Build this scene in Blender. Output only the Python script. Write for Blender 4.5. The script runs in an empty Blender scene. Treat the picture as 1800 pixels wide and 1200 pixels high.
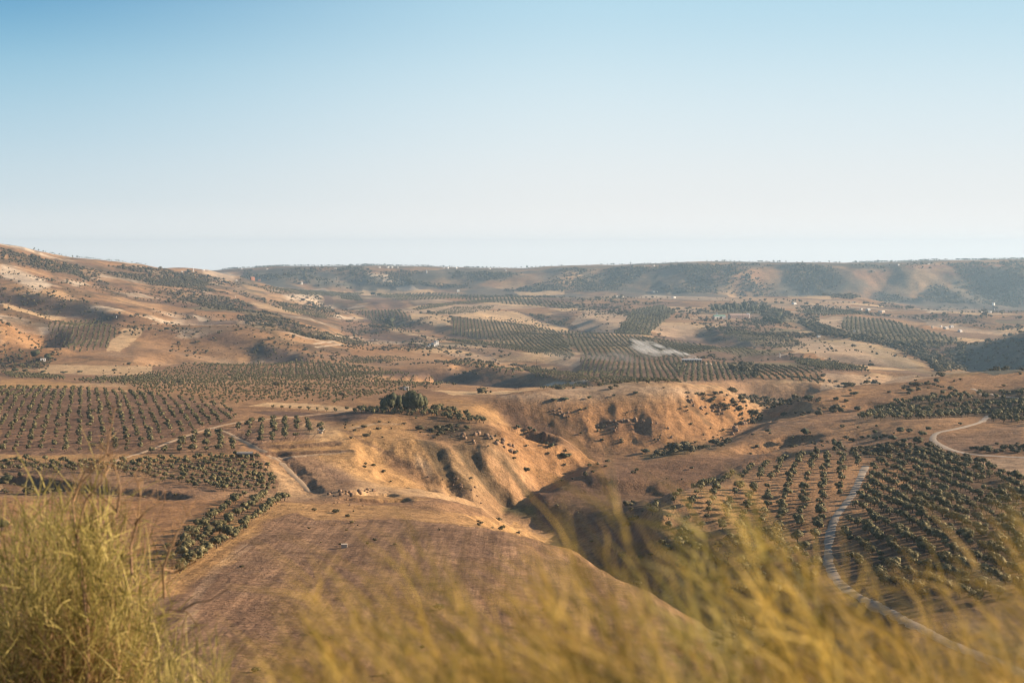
import bpy, bmesh, math, random, time
import numpy as np
from mathutils import Vector
T_START = time.time()
R = math.radians
scene = bpy.context.scene
col = scene.collection

# ------------------------------------------------------------------ camera, sky, sun, exposure
F = 2500.0            # focal length in photo pixels (1800 wide), 50 mm lens
VH = 440.0            # row of the level line in the photo
cam_d = bpy.data.cameras.new('camera'); cam = bpy.data.objects.new('camera', cam_d); col.objects.link(cam)
cam.location = (0, 0, 0); cam.rotation_euler = (R(90), 0, 0)
cam_d.lens = 50; cam_d.sensor_width = 36; cam_d.shift_y = -160 / 1800
cam_d.clip_start = 0.1; cam_d.clip_end = 60000
cam_d.dof.use_dof = True; cam_d.dof.focus_distance = 500; cam_d.dof.aperture_fstop = 4.2
scene.camera = cam
SUN_EL, SUN_AZ = 18.5, 78.0     # azimuth clockwise from the view direction
w = bpy.data.worlds.new('World'); scene.world = w; w.use_nodes = True
wt = w.node_tree; bg = wt.nodes['Background']
sky = wt.nodes.new('ShaderNodeTexSky'); sky.sky_type = 'NISHITA'; sky.sun_disc = False
sky.sun_elevation = R(SUN_EL); sky.sun_rotation = R(SUN_AZ); sky.air_density = 1.0; sky.dust_density = 1.2; sky.ozone_density = 1.6
sky.altitude = 400
bg.inputs[1].default_value = 0.05
EXPO = 1.12; HAZE = 6.6e-5
# the low band of the sky: pale at the level line, clear blue above it, brighter towards the sun
tc = wt.nodes.new('ShaderNodeTexCoord'); sx = wt.nodes.new('ShaderNodeSeparateXYZ'); wt.links.new(tc.outputs['Generated'], sx.inputs[0])
def band(stops):
    r = wt.nodes.new('ShaderNodeValToRGB'); r.color_ramp.interpolation = 'B_SPLINE'; wt.links.new(sx.outputs['Z'], r.inputs[0]); e = r.color_ramp.elements
    while len(e) < len(stops): e.new(0.5)
    for k, (z, c) in enumerate(stops):
        lin = [((x / 255 + .055) / 1.055) ** 2.4 / 2 ** EXPO / 0.05 / 16 for x in c]; e[k].position = z; e[k].color = (*lin, 1)
    g = wt.nodes.new('ShaderNodeVectorMath'); g.operation = 'SCALE'; g.inputs[3].default_value = 16; wt.links.new(r.outputs[0], g.inputs[0]); return g.outputs[0]
def mixw(fac, a, b):
    n = wt.nodes.new('ShaderNodeMix'); n.data_type = 'RGBA'
    wt.links.new(fac, n.inputs[0]); wt.links.new(a, n.inputs[6]); wt.links.new(b, n.inputs[7]); return n.outputs[2]
lo = band([(0.0, (252,252,249)), (0.014, (232,236,237)), (0.035, (210,224,230)), (0.075, (188,215,229)), (0.125, (148,197,221)), (0.165, (98,163,203)), (0.185, (70,140,186))])
hi = band([(0.0, (262,261,258)), (0.012, (250,249,247)), (0.035, (239,240,239)), (0.075, (228,238,242)), (0.125, (208,231,241)), (0.175, (178,216,235))])
mr = wt.nodes.new('ShaderNodeMapRange'); wt.links.new(sx.outputs['X'], mr.inputs[0]); mr.inputs[1].default_value = -0.42; mr.inputs[2].default_value = 0.08; mr.interpolation_type = 'SMOOTHSTEP'
mz = wt.nodes.new('ShaderNodeMapRange'); wt.links.new(sx.outputs['Z'], mz.inputs[0]); mz.inputs[1].default_value = 0.19; mz.inputs[2].default_value = 0.45
wt.links.new(mixw(mz.outputs[0], mixw(mr.outputs[0], lo, hi), sky.outputs[0]), bg.inputs[0])
sd = bpy.data.lights.new('sun', 'SUN'); sun = bpy.data.objects.new('sun', sd); col.objects.link(sun)
sd.energy = 5.0; sd.angle = R(0.5); sd.color = (1.0, 0.77, 0.54)
sdir = Vector((math.sin(R(SUN_AZ)) * math.cos(R(SUN_EL)), math.cos(R(SUN_AZ)) * math.cos(R(SUN_EL)), math.sin(R(SUN_EL))))
sun.rotation_euler = sdir.to_track_quat('Z', 'Y').to_euler(); sun.location = (50, 0, 60)
scene.view_settings.view_transform = 'Standard'; scene.view_settings.look = 'None'
scene.view_settings.exposure = EXPO; scene.view_settings.gamma = 1.0
scene.cycles.max_bounces = 4; scene.cycles.volume_bounces = 0; scene.cycles.diffuse_bounces = 2
scene.cycles.transparent_max_bounces = 8; scene.cycles.pixel_filter_type = 'BLACKMAN_HARRIS'; scene.cycles.filter_width = 1.15

# ------------------------------------------------------------------ noise
_rs = np.random.RandomState(7)
PERM = _rs.permutation(256).astype(np.int32)
GRA = _rs.rand(256) * 2 * np.pi
GX, GY = np.cos(GRA), np.sin(GRA)
def perlin(x, y):
    xi = np.floor(x).astype(np.int64); yi = np.floor(y).astype(np.int64)
    xf = x - xi; yf = y - yi
    u = xf * xf * xf * (xf * (xf * 6 - 15) + 10); v = yf * yf * yf * (yf * (yf * 6 - 15) + 10)
    def g(ix, iy, fx, fy):
        h = PERM[(PERM[ix & 255] + iy) & 255]
        return GX[h] * fx + GY[h] * fy
    a = g(xi, yi, xf, yf); b = g(xi + 1, yi, xf - 1, yf)
    c = g(xi, yi + 1, xf, yf - 1); d = g(xi + 1, yi + 1, xf - 1, yf - 1)
    return (a + (b - a) * u + (c + (d - c) * u - a - (b - a) * u) * v) * 1.5
def fbm(x, y, s, o=3):
    t = 0; a = 1.0
    for k in range(o):
        t = t + a * perlin(x / s + 13.7 * k, y / s + 7.1 * k); s *= 0.47; a *= 0.5
    return t
def smooth(x, a, b):
    t = np.clip((x - a) / (b - a), 0, 1); return t * t * (3 - 2 * t)

# ------------------------------------------------------------------ survey of the valley: (column, row, distance) readings
TV = [1240, 1145, 1038, 945, 895, 800, 740, 700, 680, 660, 640, 620, 600, 580, 560, 540, 520, 510, 500, 480, 465]
TY = [200, 240, 300, 380, 460, 590, 720, 850, 1050, 1350, 1700, 2000, 2400, 2800, 3300, 3900, 4700, 5200, 5700, 6100, 6800]
LTY = np.log(TY)
def T(v): return float(np.exp(np.interp(-v, [-k for k in TV], LTY)))
def vref(Y): return np.interp(np.log(Y), LTY, TV)
P = []
def pt(*rows):
    for r in rows:
        P.append((r[0], r[1], r[2] if len(r) > 2 else T(r[1])))
# near slope and the tilled field
for u in (-300, 0, 400, 800, 1150): pt((u, 1245, 200))
for u in (1400, 1800, 2200): pt((u, 1255, 200))
pt((-200,1150,240),(100,1150,240),(600,1145,240),(1000,1140,240),(1190,1150,240),(-200,1040,300),(100,1040,300),(600,1035,300),(1000,1035,300),
   (-200,950,385),(200,955,380),(600,945,380),(900,942,385),(490,893,450),(700,900,450),(-200,890,470),(0,890,470),(300,885,475),
   (1000,970,390),(1090,1000,350),(1180,1050,300),(1235,1110,262),(1250,1195,216),(1150,1030,315),
   (760,905,440),(900,935,420),(650,880,480),(800,882,490),(620,866,495),(860,905,500))
# gorge bottom
for X, Y, Z in ((0,628,-113),(10,590,-113),(22,540,-112),(33,480,-110),(42,430,-106),(50,370,-98),(57,300,-84),(60,240,-73)):
    pt((900 + F * X / Y, VH - F * Z / Y, Y))
pt((950,873,645),(1000,852,680),(1050,838,705),(1110,815,745),(1160,798,780))
# slope left of the gorge
pt((620,730,720),(560,760,660),(480,800,600),(550,870,510),(600,830,560),(680,800,620),(700,850,560),(780,850,580),(850,880,590),
   (760,760,690),(800,742,715),(850,790,650),(900,830,640),(930,865,625),(1000,835,670),
   (700,728,745),(760,728,740),(870,747,705),(950,770,702),(1000,780,700),(1050,800,700),(1090,818,700),(840,715,790),(800,715,800))
# side valley and mesa
pt((862,706,860),(880,733,825),(900,750,815),(950,765,812),(1030,785,800),(1100,795,790),(1200,787,805),(1270,768,835),(1320,752,860),(1345,738,900),
   (870,699,850),(905,701,850),(950,706,845),(990,710,845),(1080,704,850),(1150,695,860),(1200,690,870),(1260,690,900),(1290,705,890),(1330,735,870),
   (900,690,900),(1000,685,930),(1100,678,960),(1200,678,960),(1250,684,960),
   (1000,740,825),(1100,745,828),(1200,740,835),(1270,735,865))
# behind the mesa
pt((900,688,1050),(1000,686,1080),(1100,682,1120),(1200,684,1120),(1300,710,1050),(1360,705,1150),(1000,668,1250),(1100,668,1250),(1250,668,1300),(1300,690,1200),(1370,692,1250))
# right bank: nose, hollow, orchard shoulder
pt((935,872,610),(960,858,625),(1000,843,640),(1090,822,660),(1200,798,690),(1300,765,760),(1345,742,840),
   (1000,900,590),(1050,920,560),(1130,875,600),(1230,838,640),(1330,808,655),
   (1130,900,478),(1230,850,540),(1330,815,590),(1420,795,630),(1235,985,432),(1250,945,445),(1300,1000,400),(1300,930,450))
pt((1480,900,450),(1460,960,405),(1470,1020,360),(1600,1095,290),(1720,1150,250),(1650,900,430),(1800,900,420),(1650,1000,350),(1800,1000,330),
   (1800,1200,220),(1400,1200,235),(1300,1100,330),(1400,1050,345),(1530,790,620),(1650,805,575),(1530,830,545),(1800,830,510),(1950,830,510),(2000,950,370))
# right hill
pt((1400,703,900),(1450,689,930),(1500,680,950),(1600,665,980),(1700,655,1000),(1800,648,1020),(2000,635,1060),(2200,620,1100),
   (1400,760,740),(1500,742,755),(1500,770,690),(1400,725,850),(1500,715,850),(1640,736,700),(1560,740,730),(1800,733,705),(1640,737,745),(1750,734,750),(1600,717,830),(1650,702,860),(1750,695,870),(1800,686,880),
   (1700,760,650),(1640,770,640),(1680,797,590),(1800,802,570),(1800,760,640),(2000,700,720),
   (1400,712,1000),(1500,695,1050),(1600,685,1100),(1800,680,1150),(1500,700,1150),(1650,690,1250),(1800,690,1250))
# left plain
for u in (-250, 0, 250, 450): pt((u,872,500),(u,800,595))
pt((200,852,520),(100,840,540))
for u in (-250, 0, 250, 450, 600): pt((u,740),(u,700),(u,675))
for u in (-250, 0, 150, 300, 450, 600): pt((u,652,1480))
pt((680,690,960),(760,690,960),(800,700,880),(700,665,1250),(800,672,1150),(900,690,900))
# left hills
pt((0,640,1600),(0,610,1680),(0,580,1750),(-200,575,1750),(0,552,1850),(50,560,1820),(60,575,1780),(85,600,1680),(110,620,1640),(0,556,1980),(90,585,1900),(85,597,1780),
   (-200,525,2150),(0,531,2150),(60,545,2150),(120,560,2150),(0,540,2250),(60,552,2250),
   (-200,490,2500),(0,503,2420),(60,511,2400),(120,524,2400),(200,541,2400),(260,555,2380),(150,605,1750),(120,575,1950),(190,565,2000),
   (205,556,2050),(300,567,2050),(380,572,2050),(430,571,2050),(500,580,2050),(560,598,2000),(620,622,1900),(700,645,1750),
   (200,625,1650),(300,630,1620),(400,630,1650),(500,635,1650),(300,600,1850),(400,600,1850),(480,605,1850),(300,575,2250),(420,580,2250),(520,590,2200),
   (300,556,2500),(400,556,2550),(500,562,2550),(100,500,2800),(0,480,2700),(-200,460,2700),(200,515,2800),(200,495,3100),(100,478,3100),(300,530,2800),(300,500,3400),(400,530,3100),(400,505,3900),(500,540,3200),(500,515,4000),
   (-200,400,3400),(0,431,3400),(50,443,3400),(100,456,3450),(150,463,3500),(200,467,3600),(260,470,3800),(330,472,4200),(330,480,4100),(380,480,4400),(410,487,4500),
   (0,450,4300),(200,490,4500),(-300,450,4600))
# valley floor beyond
for u in (600, 750, 900, 1050, 1200, 1350, 1500):
    for v in (640, 620, 600, 580, 560, 540, 522):
        if u == 600 and v > 605: continue
        pt((u, v))
pt((1640,640,1950),(1650,600,2450),(1650,570,3100),(1800,570,3100),(1650,548,3700),(1800,550,3700),(1500,660,1450),(1600,655,1550),(1400,668,1350),
   (1690,606,2330),(1750,597,2230),(1800,588,2160),(1900,560,2160),(1672,622,2250),(1690,641,2140),(1740,652,2060),(1800,642,2010),(1750,622,2120),(1800,606,2090),(1900,600,2000),(1750,606,2600),(1800,600,2700))
# escarpment
for u, vb, vr, vt in ((450,500,480,470),(540,503,478,468),(640,508,480,467),(740,512,482,468),(820,514,486,469),(900,514,488,471),(1000,515,480,467),(1100,515,474,465),(1200,516,470,461),
                      (1300,518,468,459),(1400,521,468,461),(1500,528,470,462),(1600,530,469,459),(1700,536,466,456),(1800,540,466,456),(2000,545,466,456)):
    pt((u, vb, 5300), (u, vr, 5700), (u, vt * .62 + vr * .38, 5950), (u, vt * .8 + vr * .2, 6250), (u, vt, 6800), (u, vt + 3, 7400), (u, vt + 7, 8600), (u, vt + 9, 9200))
pt((300,500,5300),(100,490,6000),(-300,470,6500),(300,490,7500),(0,480,8000),(200,485,9200),(-300,485,9200))
P = np.array(P)
KX, KY = 300.0, 4.0
def rbf_fit():
    x = np.c_[P[:,0] / KX, np.log(P[:,2]) * KY]; r = P[:,1] - vref(P[:,2])
    d = np.sqrt(((x[:,None] - x[None]) ** 2).sum(2) + 0.15 ** 2)
    n = len(x); A = np.zeros((n + 3, n + 3)); A[:n,:n] = d - np.eye(n) * 0.01
    Q = np.c_[np.ones(n), x]; A[:n,n:] = Q; A[n:,:n] = Q.T
    return x, np.linalg.solve(A, np.r_[r, 0, 0, 0])
_x, _w = rbf_fit()

# ------------------------------------------------------------------ terrain grid (fan shaped, one sheet)
a_in = np.linspace(-0.39, 0.39, 1120)
step = a_in[1] - a_in[0]
outs = 0.39 + step * np.cumsum(1.10 ** np.arange(1, 55)); outs = outs[outs < 1.6]
AX = np.r_[-outs[::-1], a_in, outs]
YN = np.r_[np.linspace(0.3, 10, 20)[:-1], np.exp(np.linspace(math.log(10), math.log(150), 45))[:-1], np.exp(np.linspace(math.log(150), math.log(8900), 1150))]
NA, NY = len(AX), len(YN)
LY = np.log(YN)
GXX = AX[None,:] * YN[:,None]; GYY = np.repeat(YN[:,None], NA, 1)
U = 900 + F * AX
J0 = int(np.searchsorted(YN, 199.0))
H = np.zeros((NY, NA))
uc = np.clip(U, -250, 2100) / KX
for j in range(J0, NY):
    yy = LY[j] * KY
    d = np.sqrt((uc[None,:] - _x[:,0][:,None]) ** 2 + ((yy - _x[:,1]) ** 2)[:,None] + 0.15 ** 2)
    r = _w[:len(_x)] @ d + _w[-3] + _w[-2] * uc + _w[-1] * yy
    H[j] = -(vref(YN[j]) + r - VH) * YN[j] / F
# slope under the camera joins the field
for j in range(J0):
    y = YN[j]
    base = -(1.7 + 0.36 * y - 0.00011 * y * y)
    t = smooth(np.array(y), 60.0, 199.0)
    H[j] = base * (1 - t) + (H[J0] * y / YN[J0] * (1.0 + 0.06 * (1 - y / YN[J0]))) * t

def hidx(X, Y):
    Y = np.clip(Y, YN[0], YN[-1]); a = X / Y
    fi = np.interp(a, AX, np.arange(NA)); fj = np.interp(np.log(Y), LY, np.arange(NY))
    i = np.clip(fi.astype(int), 0, NA - 2); j = np.clip(fj.astype(int), 0, NY - 2)
    return i, j, fi - i, fj - j
def height(X, Y):
    X = np.atleast_1d(np.asarray(X, float)); Y = np.atleast_1d(np.asarray(Y, float))
    i, j, s, t = hidx(X, Y)
    return (H[j,i] * (1-s) + H[j,i+1] * s) * (1-t) + (H[j+1,i] * (1-s) + H[j+1,i+1] * s) * t
def cast(u, v):
    """first point of the ground met by the sight line through photo pixel (u, v)"""
    a = (u - 900) / F; fi = np.interp(a, AX, np.arange(NA)); i = min(int(fi), NA - 2); s = fi - i
    h = H[:,i] * (1 - s) + H[:,i+1] * s
    V = VH - F * h / YN
    k = np.nonzero((V <= v) & (YN > 190))[0]
    if len(k) == 0: return None
    k = k[0]
    if k == 0: return a * YN[0], YN[0]
    t = (V[k-1] - v) / max(V[k-1] - V[k], 1e-6); t = min(max(t, 0), 1)
    y = YN[k-1] + (YN[k] - YN[k-1]) * t
    return a * y, y
def cast_line(pts, n=6, fallback=True):
    out = []
    for (u0, v0), (u1, v1) in zip(pts[:-1], pts[1:]):
        for k in range(n):
            c = cast(u0 + (u1 - u0) * k / n, v0 + (v1 - v0) * k / n)
            if c: out.append(c)
    c = cast(*pts[-1])
    if c: out.append(c)
    return np.array(out)
def dist_line(L, X, Y):
    """distance to a polyline, side (+ right of its direction) and position 0..1 along it"""
    best = np.full(X.shape, 1e9); side = np.zeros(X.shape); par = np.zeros(X.shape)
    seg = np.r_[0, np.cumsum(np.hypot(*(L[1:] - L[:-1]).T))]; tot = max(seg[-1], 1e-6)
    for k in range(len(L) - 1):
        p, q = L[k], L[k+1]; dx, dy = q - p; l2 = dx*dx + dy*dy
        if l2 < 1e-9: continue
        t = np.clip(((X - p[0]) * dx + (Y - p[1]) * dy) / l2, 0, 1)
        ex = X - p[0] - t * dx; ey = Y - p[1] - t * dy; d = np.hypot(ex, ey)
        m = d < best
        best[m] = d[m]; side[m] = np.sign(dy * ex - dx * ey)[m]; par[m] = ((seg[k] + t * math.sqrt(l2)) / tot)[m]
    return best, side, par
def box_of(L, m):
    x0, y0 = L.min(0) - m; x1, y1 = L.max(0) + m
    y0 = max(y0, 1.0)
    j0, j1 = np.searchsorted(YN, y0), min(np.searchsorted(YN, y1) + 1, NY)
    amin = min(x0 / y0, x0 / y1); amax = max(x1 / y0, x1 / y1)
    i0, i1 = np.searchsorted(AX, amin), min(np.searchsorted(AX, amax) + 1, NA)
    return slice(max(j0 - 1, 0), j1), slice(max(i0 - 1, 0), i1)
def blur(a, n):
    for ax in (0, 1):
        c = np.cumsum(np.concatenate([np.repeat(a.take([0], ax), n, ax), a, np.repeat(a.take([-1], ax), n, ax)], ax), ax)
        m = 2 * n
        a = (c.take(range(m, c.shape[ax]), ax) - c.take(range(0, c.shape[ax] - m), ax)) / m
    return a
def carve(pts, depth, wl, wr, n=5, taper=(0.3, 0.1), sharp=1.0, wob=0.25):
    """V shaped gully (depth > 0) or ridge (depth < 0) along a line of photo pixels; widths in metres left and right of its direction"""
    L = cast_line(pts, n)
    if len(L) < 2: return
    # a sight line that slips past a crest lands far behind it: keep the longest unbroken run
    gap = np.nonzero(np.hypot(*(L[1:] - L[:-1]).T) > 0.10 * L[:-1,1] + 6)[0]
    runs = np.split(L, gap + 1); L = max(runs, key=len)
    if len(L) < 3: return
    js, is_ = box_of(L, max(wl, wr) * 1.3)
    X, Y = GXX[js, is_], GYY[js, is_]
    if X.size == 0: return
    wn = min(wl, wr)
    Xw = X + wob * wn * perlin(X / wn, Y / wn); Yw = Y + wob * wn * perlin(X / wn + 31, Y / wn + 17)
    d, s, p = dist_line(L, Xw, Yw)
    wd = np.where(s > 0, wr, wl)
    prof = np.clip(1 - d / wd, 0, 1) ** 1.0
    prof = prof ** sharp * (1 - 0.25 * np.exp(-(d / (0.15 * wd)) ** 2)) if sharp > 0.9 else smooth(prof, 0, 1)
    k = np.minimum(smooth(p, 0, max(taper[0], 1e-3)), smooth(1 - p, 0, max(taper[1], 1e-3)))
    dl = depth * prof * k
    if min(wl, wr) > 20 and min(dl.shape) > 12: dl = blur(blur(dl, 3)[:dl.shape[0], :dl.shape[1]], 3)[:dl.shape[0], :dl.shape[1]]
    H[js, is_] -= dl

# relief drawn along the lines seen in the photo -------------------------------------------------
# escarpment gullies (far), each runs from the foot up and back to the right
FARG = [([(1322,519),(1350,500),(1385,484),(1425,470)], 55, 150, 420), ([(1530,528),(1546,505),(1566,485),(1580,472)], 60, 130, 400),
        ([(1012,500),(1035,487),(1060,475),(1075,470)], 45, 120, 420), ([(1110,512),(1150,500),(1180,492)], 30, 120, 380), ([(1205,514),(1240,495),(1260,484)], 22, 120, 260),
        ([(628,508),(634,488),(640,482)], 45, 100, 260), ([(700,510),(690,498),(700,485),(730,476)], 34, 130, 330), ([(1680,500),(1700,480),(1740,472)], 40, 180, 380),
        ([(1790,540),(1760,515),(1710,490),(1690,478)], 30, 160, 260), ([(415,500),(425,485),(445,474)], 50, 90, 500), ([(560,506),(575,490),(590,478)], 26, 110, 220),
        ([(905,512),(925,495),(940,485)], 20, 150, 280), ([(800,513),(790,498),(830,482)], 20, 150, 260)]
for pts, dp, wl, wr in FARG: carve(pts, dp * 0.95, wl, wr, n=4, taper=(0.12, 0.25), wob=0.12)
# left hills
carve([(0,560),(60,567),(110,572)], 8.1, 60, 60)
carve([(70,575),(78,590),(88,607)], 17.6, 30, 55, taper=(0.3, 0.15))
carve([(0,519),(60,530),(130,540),(210,556)], -12.2, 90, 60, sharp=0.5)
carve([(150,548),(220,556),(280,566),(330,575)], 10.8, 60, 90)
carve([(330,585),(380,598),(440,606),(480,608)], 13.5, 60, 110, taper=(0.4,0.2))
carve([(440,612),(470,630),(540,638)], 20.2, 60, 120, taper=(0.4,0.2))
carve([(262,642),(285,630),(310,625)], 12.2, 30, 40)
carve([(130,480),(200,500),(280,512),(360,525),(430,545)], 13.5, 110, 90)
carve([(330,500),(420,515),(470,528),(500,535)], 18.9, 130, 160)
carve([(460,525),(520,528),(560,532)], 18.9, 110, 150)
carve([(568,540),(572,530),(575,522)], 35.1, 50, 160, taper=(0.2,0.2))
carve([(240,555),(330,568),(380,580)], 8.1, 50, 60)
# middle distance cuts, left sides in the light and right sides in shade
for pts, dp, wl, wr in [([(600,562),(650,575),(700,592),(720,600)], 13, 70, 120), ([(655,545),(690,535),(720,530)], 16, 80, 130), ([(560,548),(600,545),(640,550),(690,572)], 9, 80, 90),
        ([(905,545),(960,556),(1000,572),(1060,588)], 16, 100, 130), ([(1000,590),(1045,590)], 6, 60, 60), ([(1200,570),(1228,590),(1260,600),(1330,606)], 13, 80, 100),
        ([(660,655),(740,648),(830,652),(920,668),(980,680)], 14, 60, 130), ([(760,620),(850,625),(930,630),(1000,645),(1060,655)], 8, 60, 80), ([(640,560),(700,565),(780,585),(880,600)], 8, 70, 70),
        ([(1290,690),(1340,680),(1390,680),(1420,672)], 13, 40, 60), ([(1380,655),(1460,660),(1540,665),(1620,660)], 9, 60, 60), ([(1430,622),(1500,630),(1580,645)], 9, 60, 80),
        ([(1240,622),(1330,628),(1400,626)], 6, 60, 70), ([(1480,540),(1600,552),(1700,560)], 9, 160, 120), ([(1600,560),(1700,572),(1800,578)], 11, 150, 120), ([(1640,600),(1690,600),(1720,596)], 12, 60, 60)]:
    carve(pts, dp * 1.45, wl, wr, n=4, taper=(0.25, 0.2))
# hollows and runnels round the gorge
carve([(745,775),(765,800),(790,835),(820,862)], 2.6, 6, 8, taper=(0.4,0.02), wob=.1)
carve([(820,785),(838,820),(862,855),(890,885)], 3.0, 6, 9, taper=(0.4,0.02), wob=.1)
carve([(895,822),(915,850),(935,876)], 2.4, 5, 8, taper=(0.4,0.02), wob=.1)
carve([(868,712),(895,742),(940,760),(990,768)], 9, 22, 14, taper=(0.2,0.3))
carve([(720,780),(745,812),(775,850)], 1.8, 5, 8, taper=(0.4,0.02), wob=.1)
carve([(640,770),(690,800),(740,835),(770,860)], 5.5, 40, 22, taper=(0.3,0.3), sharp=0.5)
carve([(700,770),(760,815),(805,850)], -3.0, 20, 20, sharp=0.5)
carve([(480,790),(520,830),(552,868)], 1.6, 5, 8, taper=(0.1,0.1))
carve([(405,760),(440,782),(475,800)], 0.9, 3, 5)
carve([(440,800),(520,797),(600,795)], 1.6, 4, 5)
carve([(450,785),(520,784),(600,778)], 1.6, 4, 5)
carve([(610,862),(650,860),(690,862)], 3.0, 3, 7, taper=(0.1,0.1))
carve([(600,872),(660,874),(720,874)], 2.4, 3, 6, taper=(0.1,0.1))
carve([(0,838),(100,850),(220,862),(350,873)], 3.0, 4, 9, taper=(0.05,0.2))
carve([(1100,722),(1110,760),(1120,785)], 1.2, 12, 12)
carve([(1190,700),(1210,735),(1240,765)], 1.8, 9, 12)
carve([(1040,722),(1070,760)], 1.2, 12, 12)
carve([(1000,845),(1080,858),(1160,862),(1240,842),(1330,812),(1400,790)], 4, 12, 30)
carve([(1240,805),(1300,792),(1370,775),(1410,765)], 3.5, 9, 20)
carve([(1290,795),(1340,783),(1380,777)], 2, 6, 12)
carve([(1300,745),(1350,728),(1420,720)], 3.0, 15, 22)
carve([(1400,715),(1440,712),(1480,716),(1560,705)], 3.0, 20, 30)
# terraces of the right hill
for k, (v0, v1) in enumerate(((697, 690), (711, 704), (724, 722))):
    carve([(1560 + 10*k, v0 + 4), (1640, v0), (1720, v1), (1800, v1)], 3.2, 5, 10, taper=(0.15,0.02), wob=0.1)

# rough ground: more on slopes than on tilled flats
gx = np.gradient(H, axis=1) / np.maximum(np.gradient(GXX, axis=1), 1e-6); gy = np.gradient(H, axis=0) / np.gradient(GYY, axis=0)
slope = np.hypot(gx, gy); far = smooth(GYY, 1100, 2600)
slope = blur(slope, 6)[:NY,:NA]
rough = 0.25 + np.clip(slope * 4.5, 0, 1.8)
near = smooth(GYY, 190, 300)
H += near * (1 - far) * rough * (1.5 * fbm(GXX, GYY, 90, 2) + 0.5 * fbm(GXX + 50, GYY, 22, 2) + 0.22 * perlin(GXX / 6, GYY / 6))
H += far * (0.5 + rough) * (4.5 * fbm(GXX, GYY, 420, 2) + 1.6 * fbm(GXX, GYY, 110, 3))
H += far * smooth(GYY, 4800, 5400) * (6 * fbm(GXX, GYY, 260, 3)) * rough * (1 - smooth(GYY, 5900, 6500))
rdg = (1 - np.abs(perlin(GXX / 24 + 5 + GYY / 160, GYY / 90))) ** 2 + 0.5 * (1 - np.abs(perlin(GXX / 9 + 9 + GYY / 70, GYY / 42))) ** 2
H += near * (1 - far) * np.clip(slope * 3.2 - 0.35, 0, 1.1) * 1.15 * (rdg - 0.9)
H += far * np.clip(slope * 4 - 0.1, 0, 1) * 5 * ((1 - np.abs(perlin(GXX / 130 + 3, GYY / 190))) ** 2 - 0.6)
# fine gullying that runs down steep slopes
H -= near * (1 - far) * np.clip(slope * 4 - 0.6, 0, 1) * 1.1 * np.abs(perlin(GXX / 16 + GYY / 60, GYY / 34))

# ------------------------------------------------------------------ colours of the ground (what grows or lies there, plus light and shade painted on some slopes)
C = dict(dry=(.315,.185,.092), straw=(.60,.42,.235), orange=(.36,.195,.085), gold=(.43,.26,.11), plough=(.19,.12,.08), purple=(.125,.078,.058), pale=(.66,.55,.42), beige=(.47,.34,.225),
         scrub=(.095,.068,.038), brown=(.20,.115,.068), red=(.25,.12,.08), soil=(.22,.135,.082), green=(.10,.105,.045), olive=(.16,.135,.07), blue=(.085,.10,.085), track=(.48,.37,.26))
ALB = np.empty((NY, NA, 3)); ALB[:] = C['dry']
m = smooth(fbm(GXX, GYY, 130, 5), -0.15, 0.55)[..., None]; ALB = ALB * (1 - 0.7 * m) + np.array(C['brown']) * 0.7 * m
m = smooth(fbm(GXX + 999, GYY, 210, 3), 0.0, 0.8)[..., None]; ALB = ALB * (1 - 0.5 * m) + np.array(C['straw']) * 0.5 * m
# patchwork of plots on the gentler ground of the middle distance
def plots(cx, cy, ang, seed):
    r_ = np.random.RandomState(seed); ca, sa = math.cos(ang), math.sin(ang)
    X = (GXX * ca + GYY * sa + 25 * perlin(GXX / 260, GYY / 260)) / cx; Y = (-GXX * sa + GYY * ca + 25 * perlin(GXX / 300 + 9, GYY / 300)) / cy
    jy = np.floor(Y); X = X + 0.37 * jy; ix = np.floor(X); h = PERM[(PERM[(ix.astype(int) + seed) & 255] + jy.astype(int)) & 255]
    e = np.minimum(np.minimum(X - ix, 1 - X + ix) * cx, np.minimum(Y - jy, 1 - Y + jy) * cy)
    return h, e
k_ = (smooth(fbm(GXX + 300, GYY, 170, 5), 0.25, 0.6) * smooth(GYY, 1500, 2000) * smooth(-U[None,:] - GYY * 0, -760, -600))[..., None] * 0.7
ALB = ALB * (1 - k_) + np.array(C['pale']) * k_
k_ = (smooth(fbm(GXX - 300, GYY, 120, 5), 0.1, 0.45) * smooth(GYY, 1500, 2000) * smooth(-U[None,:] - GYY * 0, -760, -600))[..., None] * 0.75
ALB = ALB * (1 - k_) + np.array(C['scrub']) * k_
h_, e_ = plots(105, 190, 0.35, 3); h2, e2 = plots(160, 120, -0.5, 11); sel = fbm(GXX, GYY, 500, 2) > 0; h_ = np.where(sel, h_, h2); e_ = np.where(sel, e_, e2)
pal = np.array([C['straw'], C['dry'], C['brown'], C['beige'], C['purple'], C['straw'], C['olive'], C['soil'], C['dry'], C['beige'], C['plough'], C['orange']])
k_ = 0.78 * smooth(GYY, 1000, 1300) * (1 - smooth(GYY, 5000, 5400)) * (1 - smooth(slope, 0.10, 0.22)) * (h_ % 5 != 0)
k_ = (k_ * smooth(U[None,:] + (GYY - 1300) * 0.25, 480, 640))[..., None]
ALB = ALB * (1 - k_) + pal[h_ % 12] * k_
k_ = (0.55 * smooth(GYY, 1000, 1300) * (1 - smooth(GYY, 5000, 5400)) * smooth(-e_, -7 - GYY * .001, -1))[..., None]
ALB = ALB * (1 - k_) + np.array(C['scrub']) * k_
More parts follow.
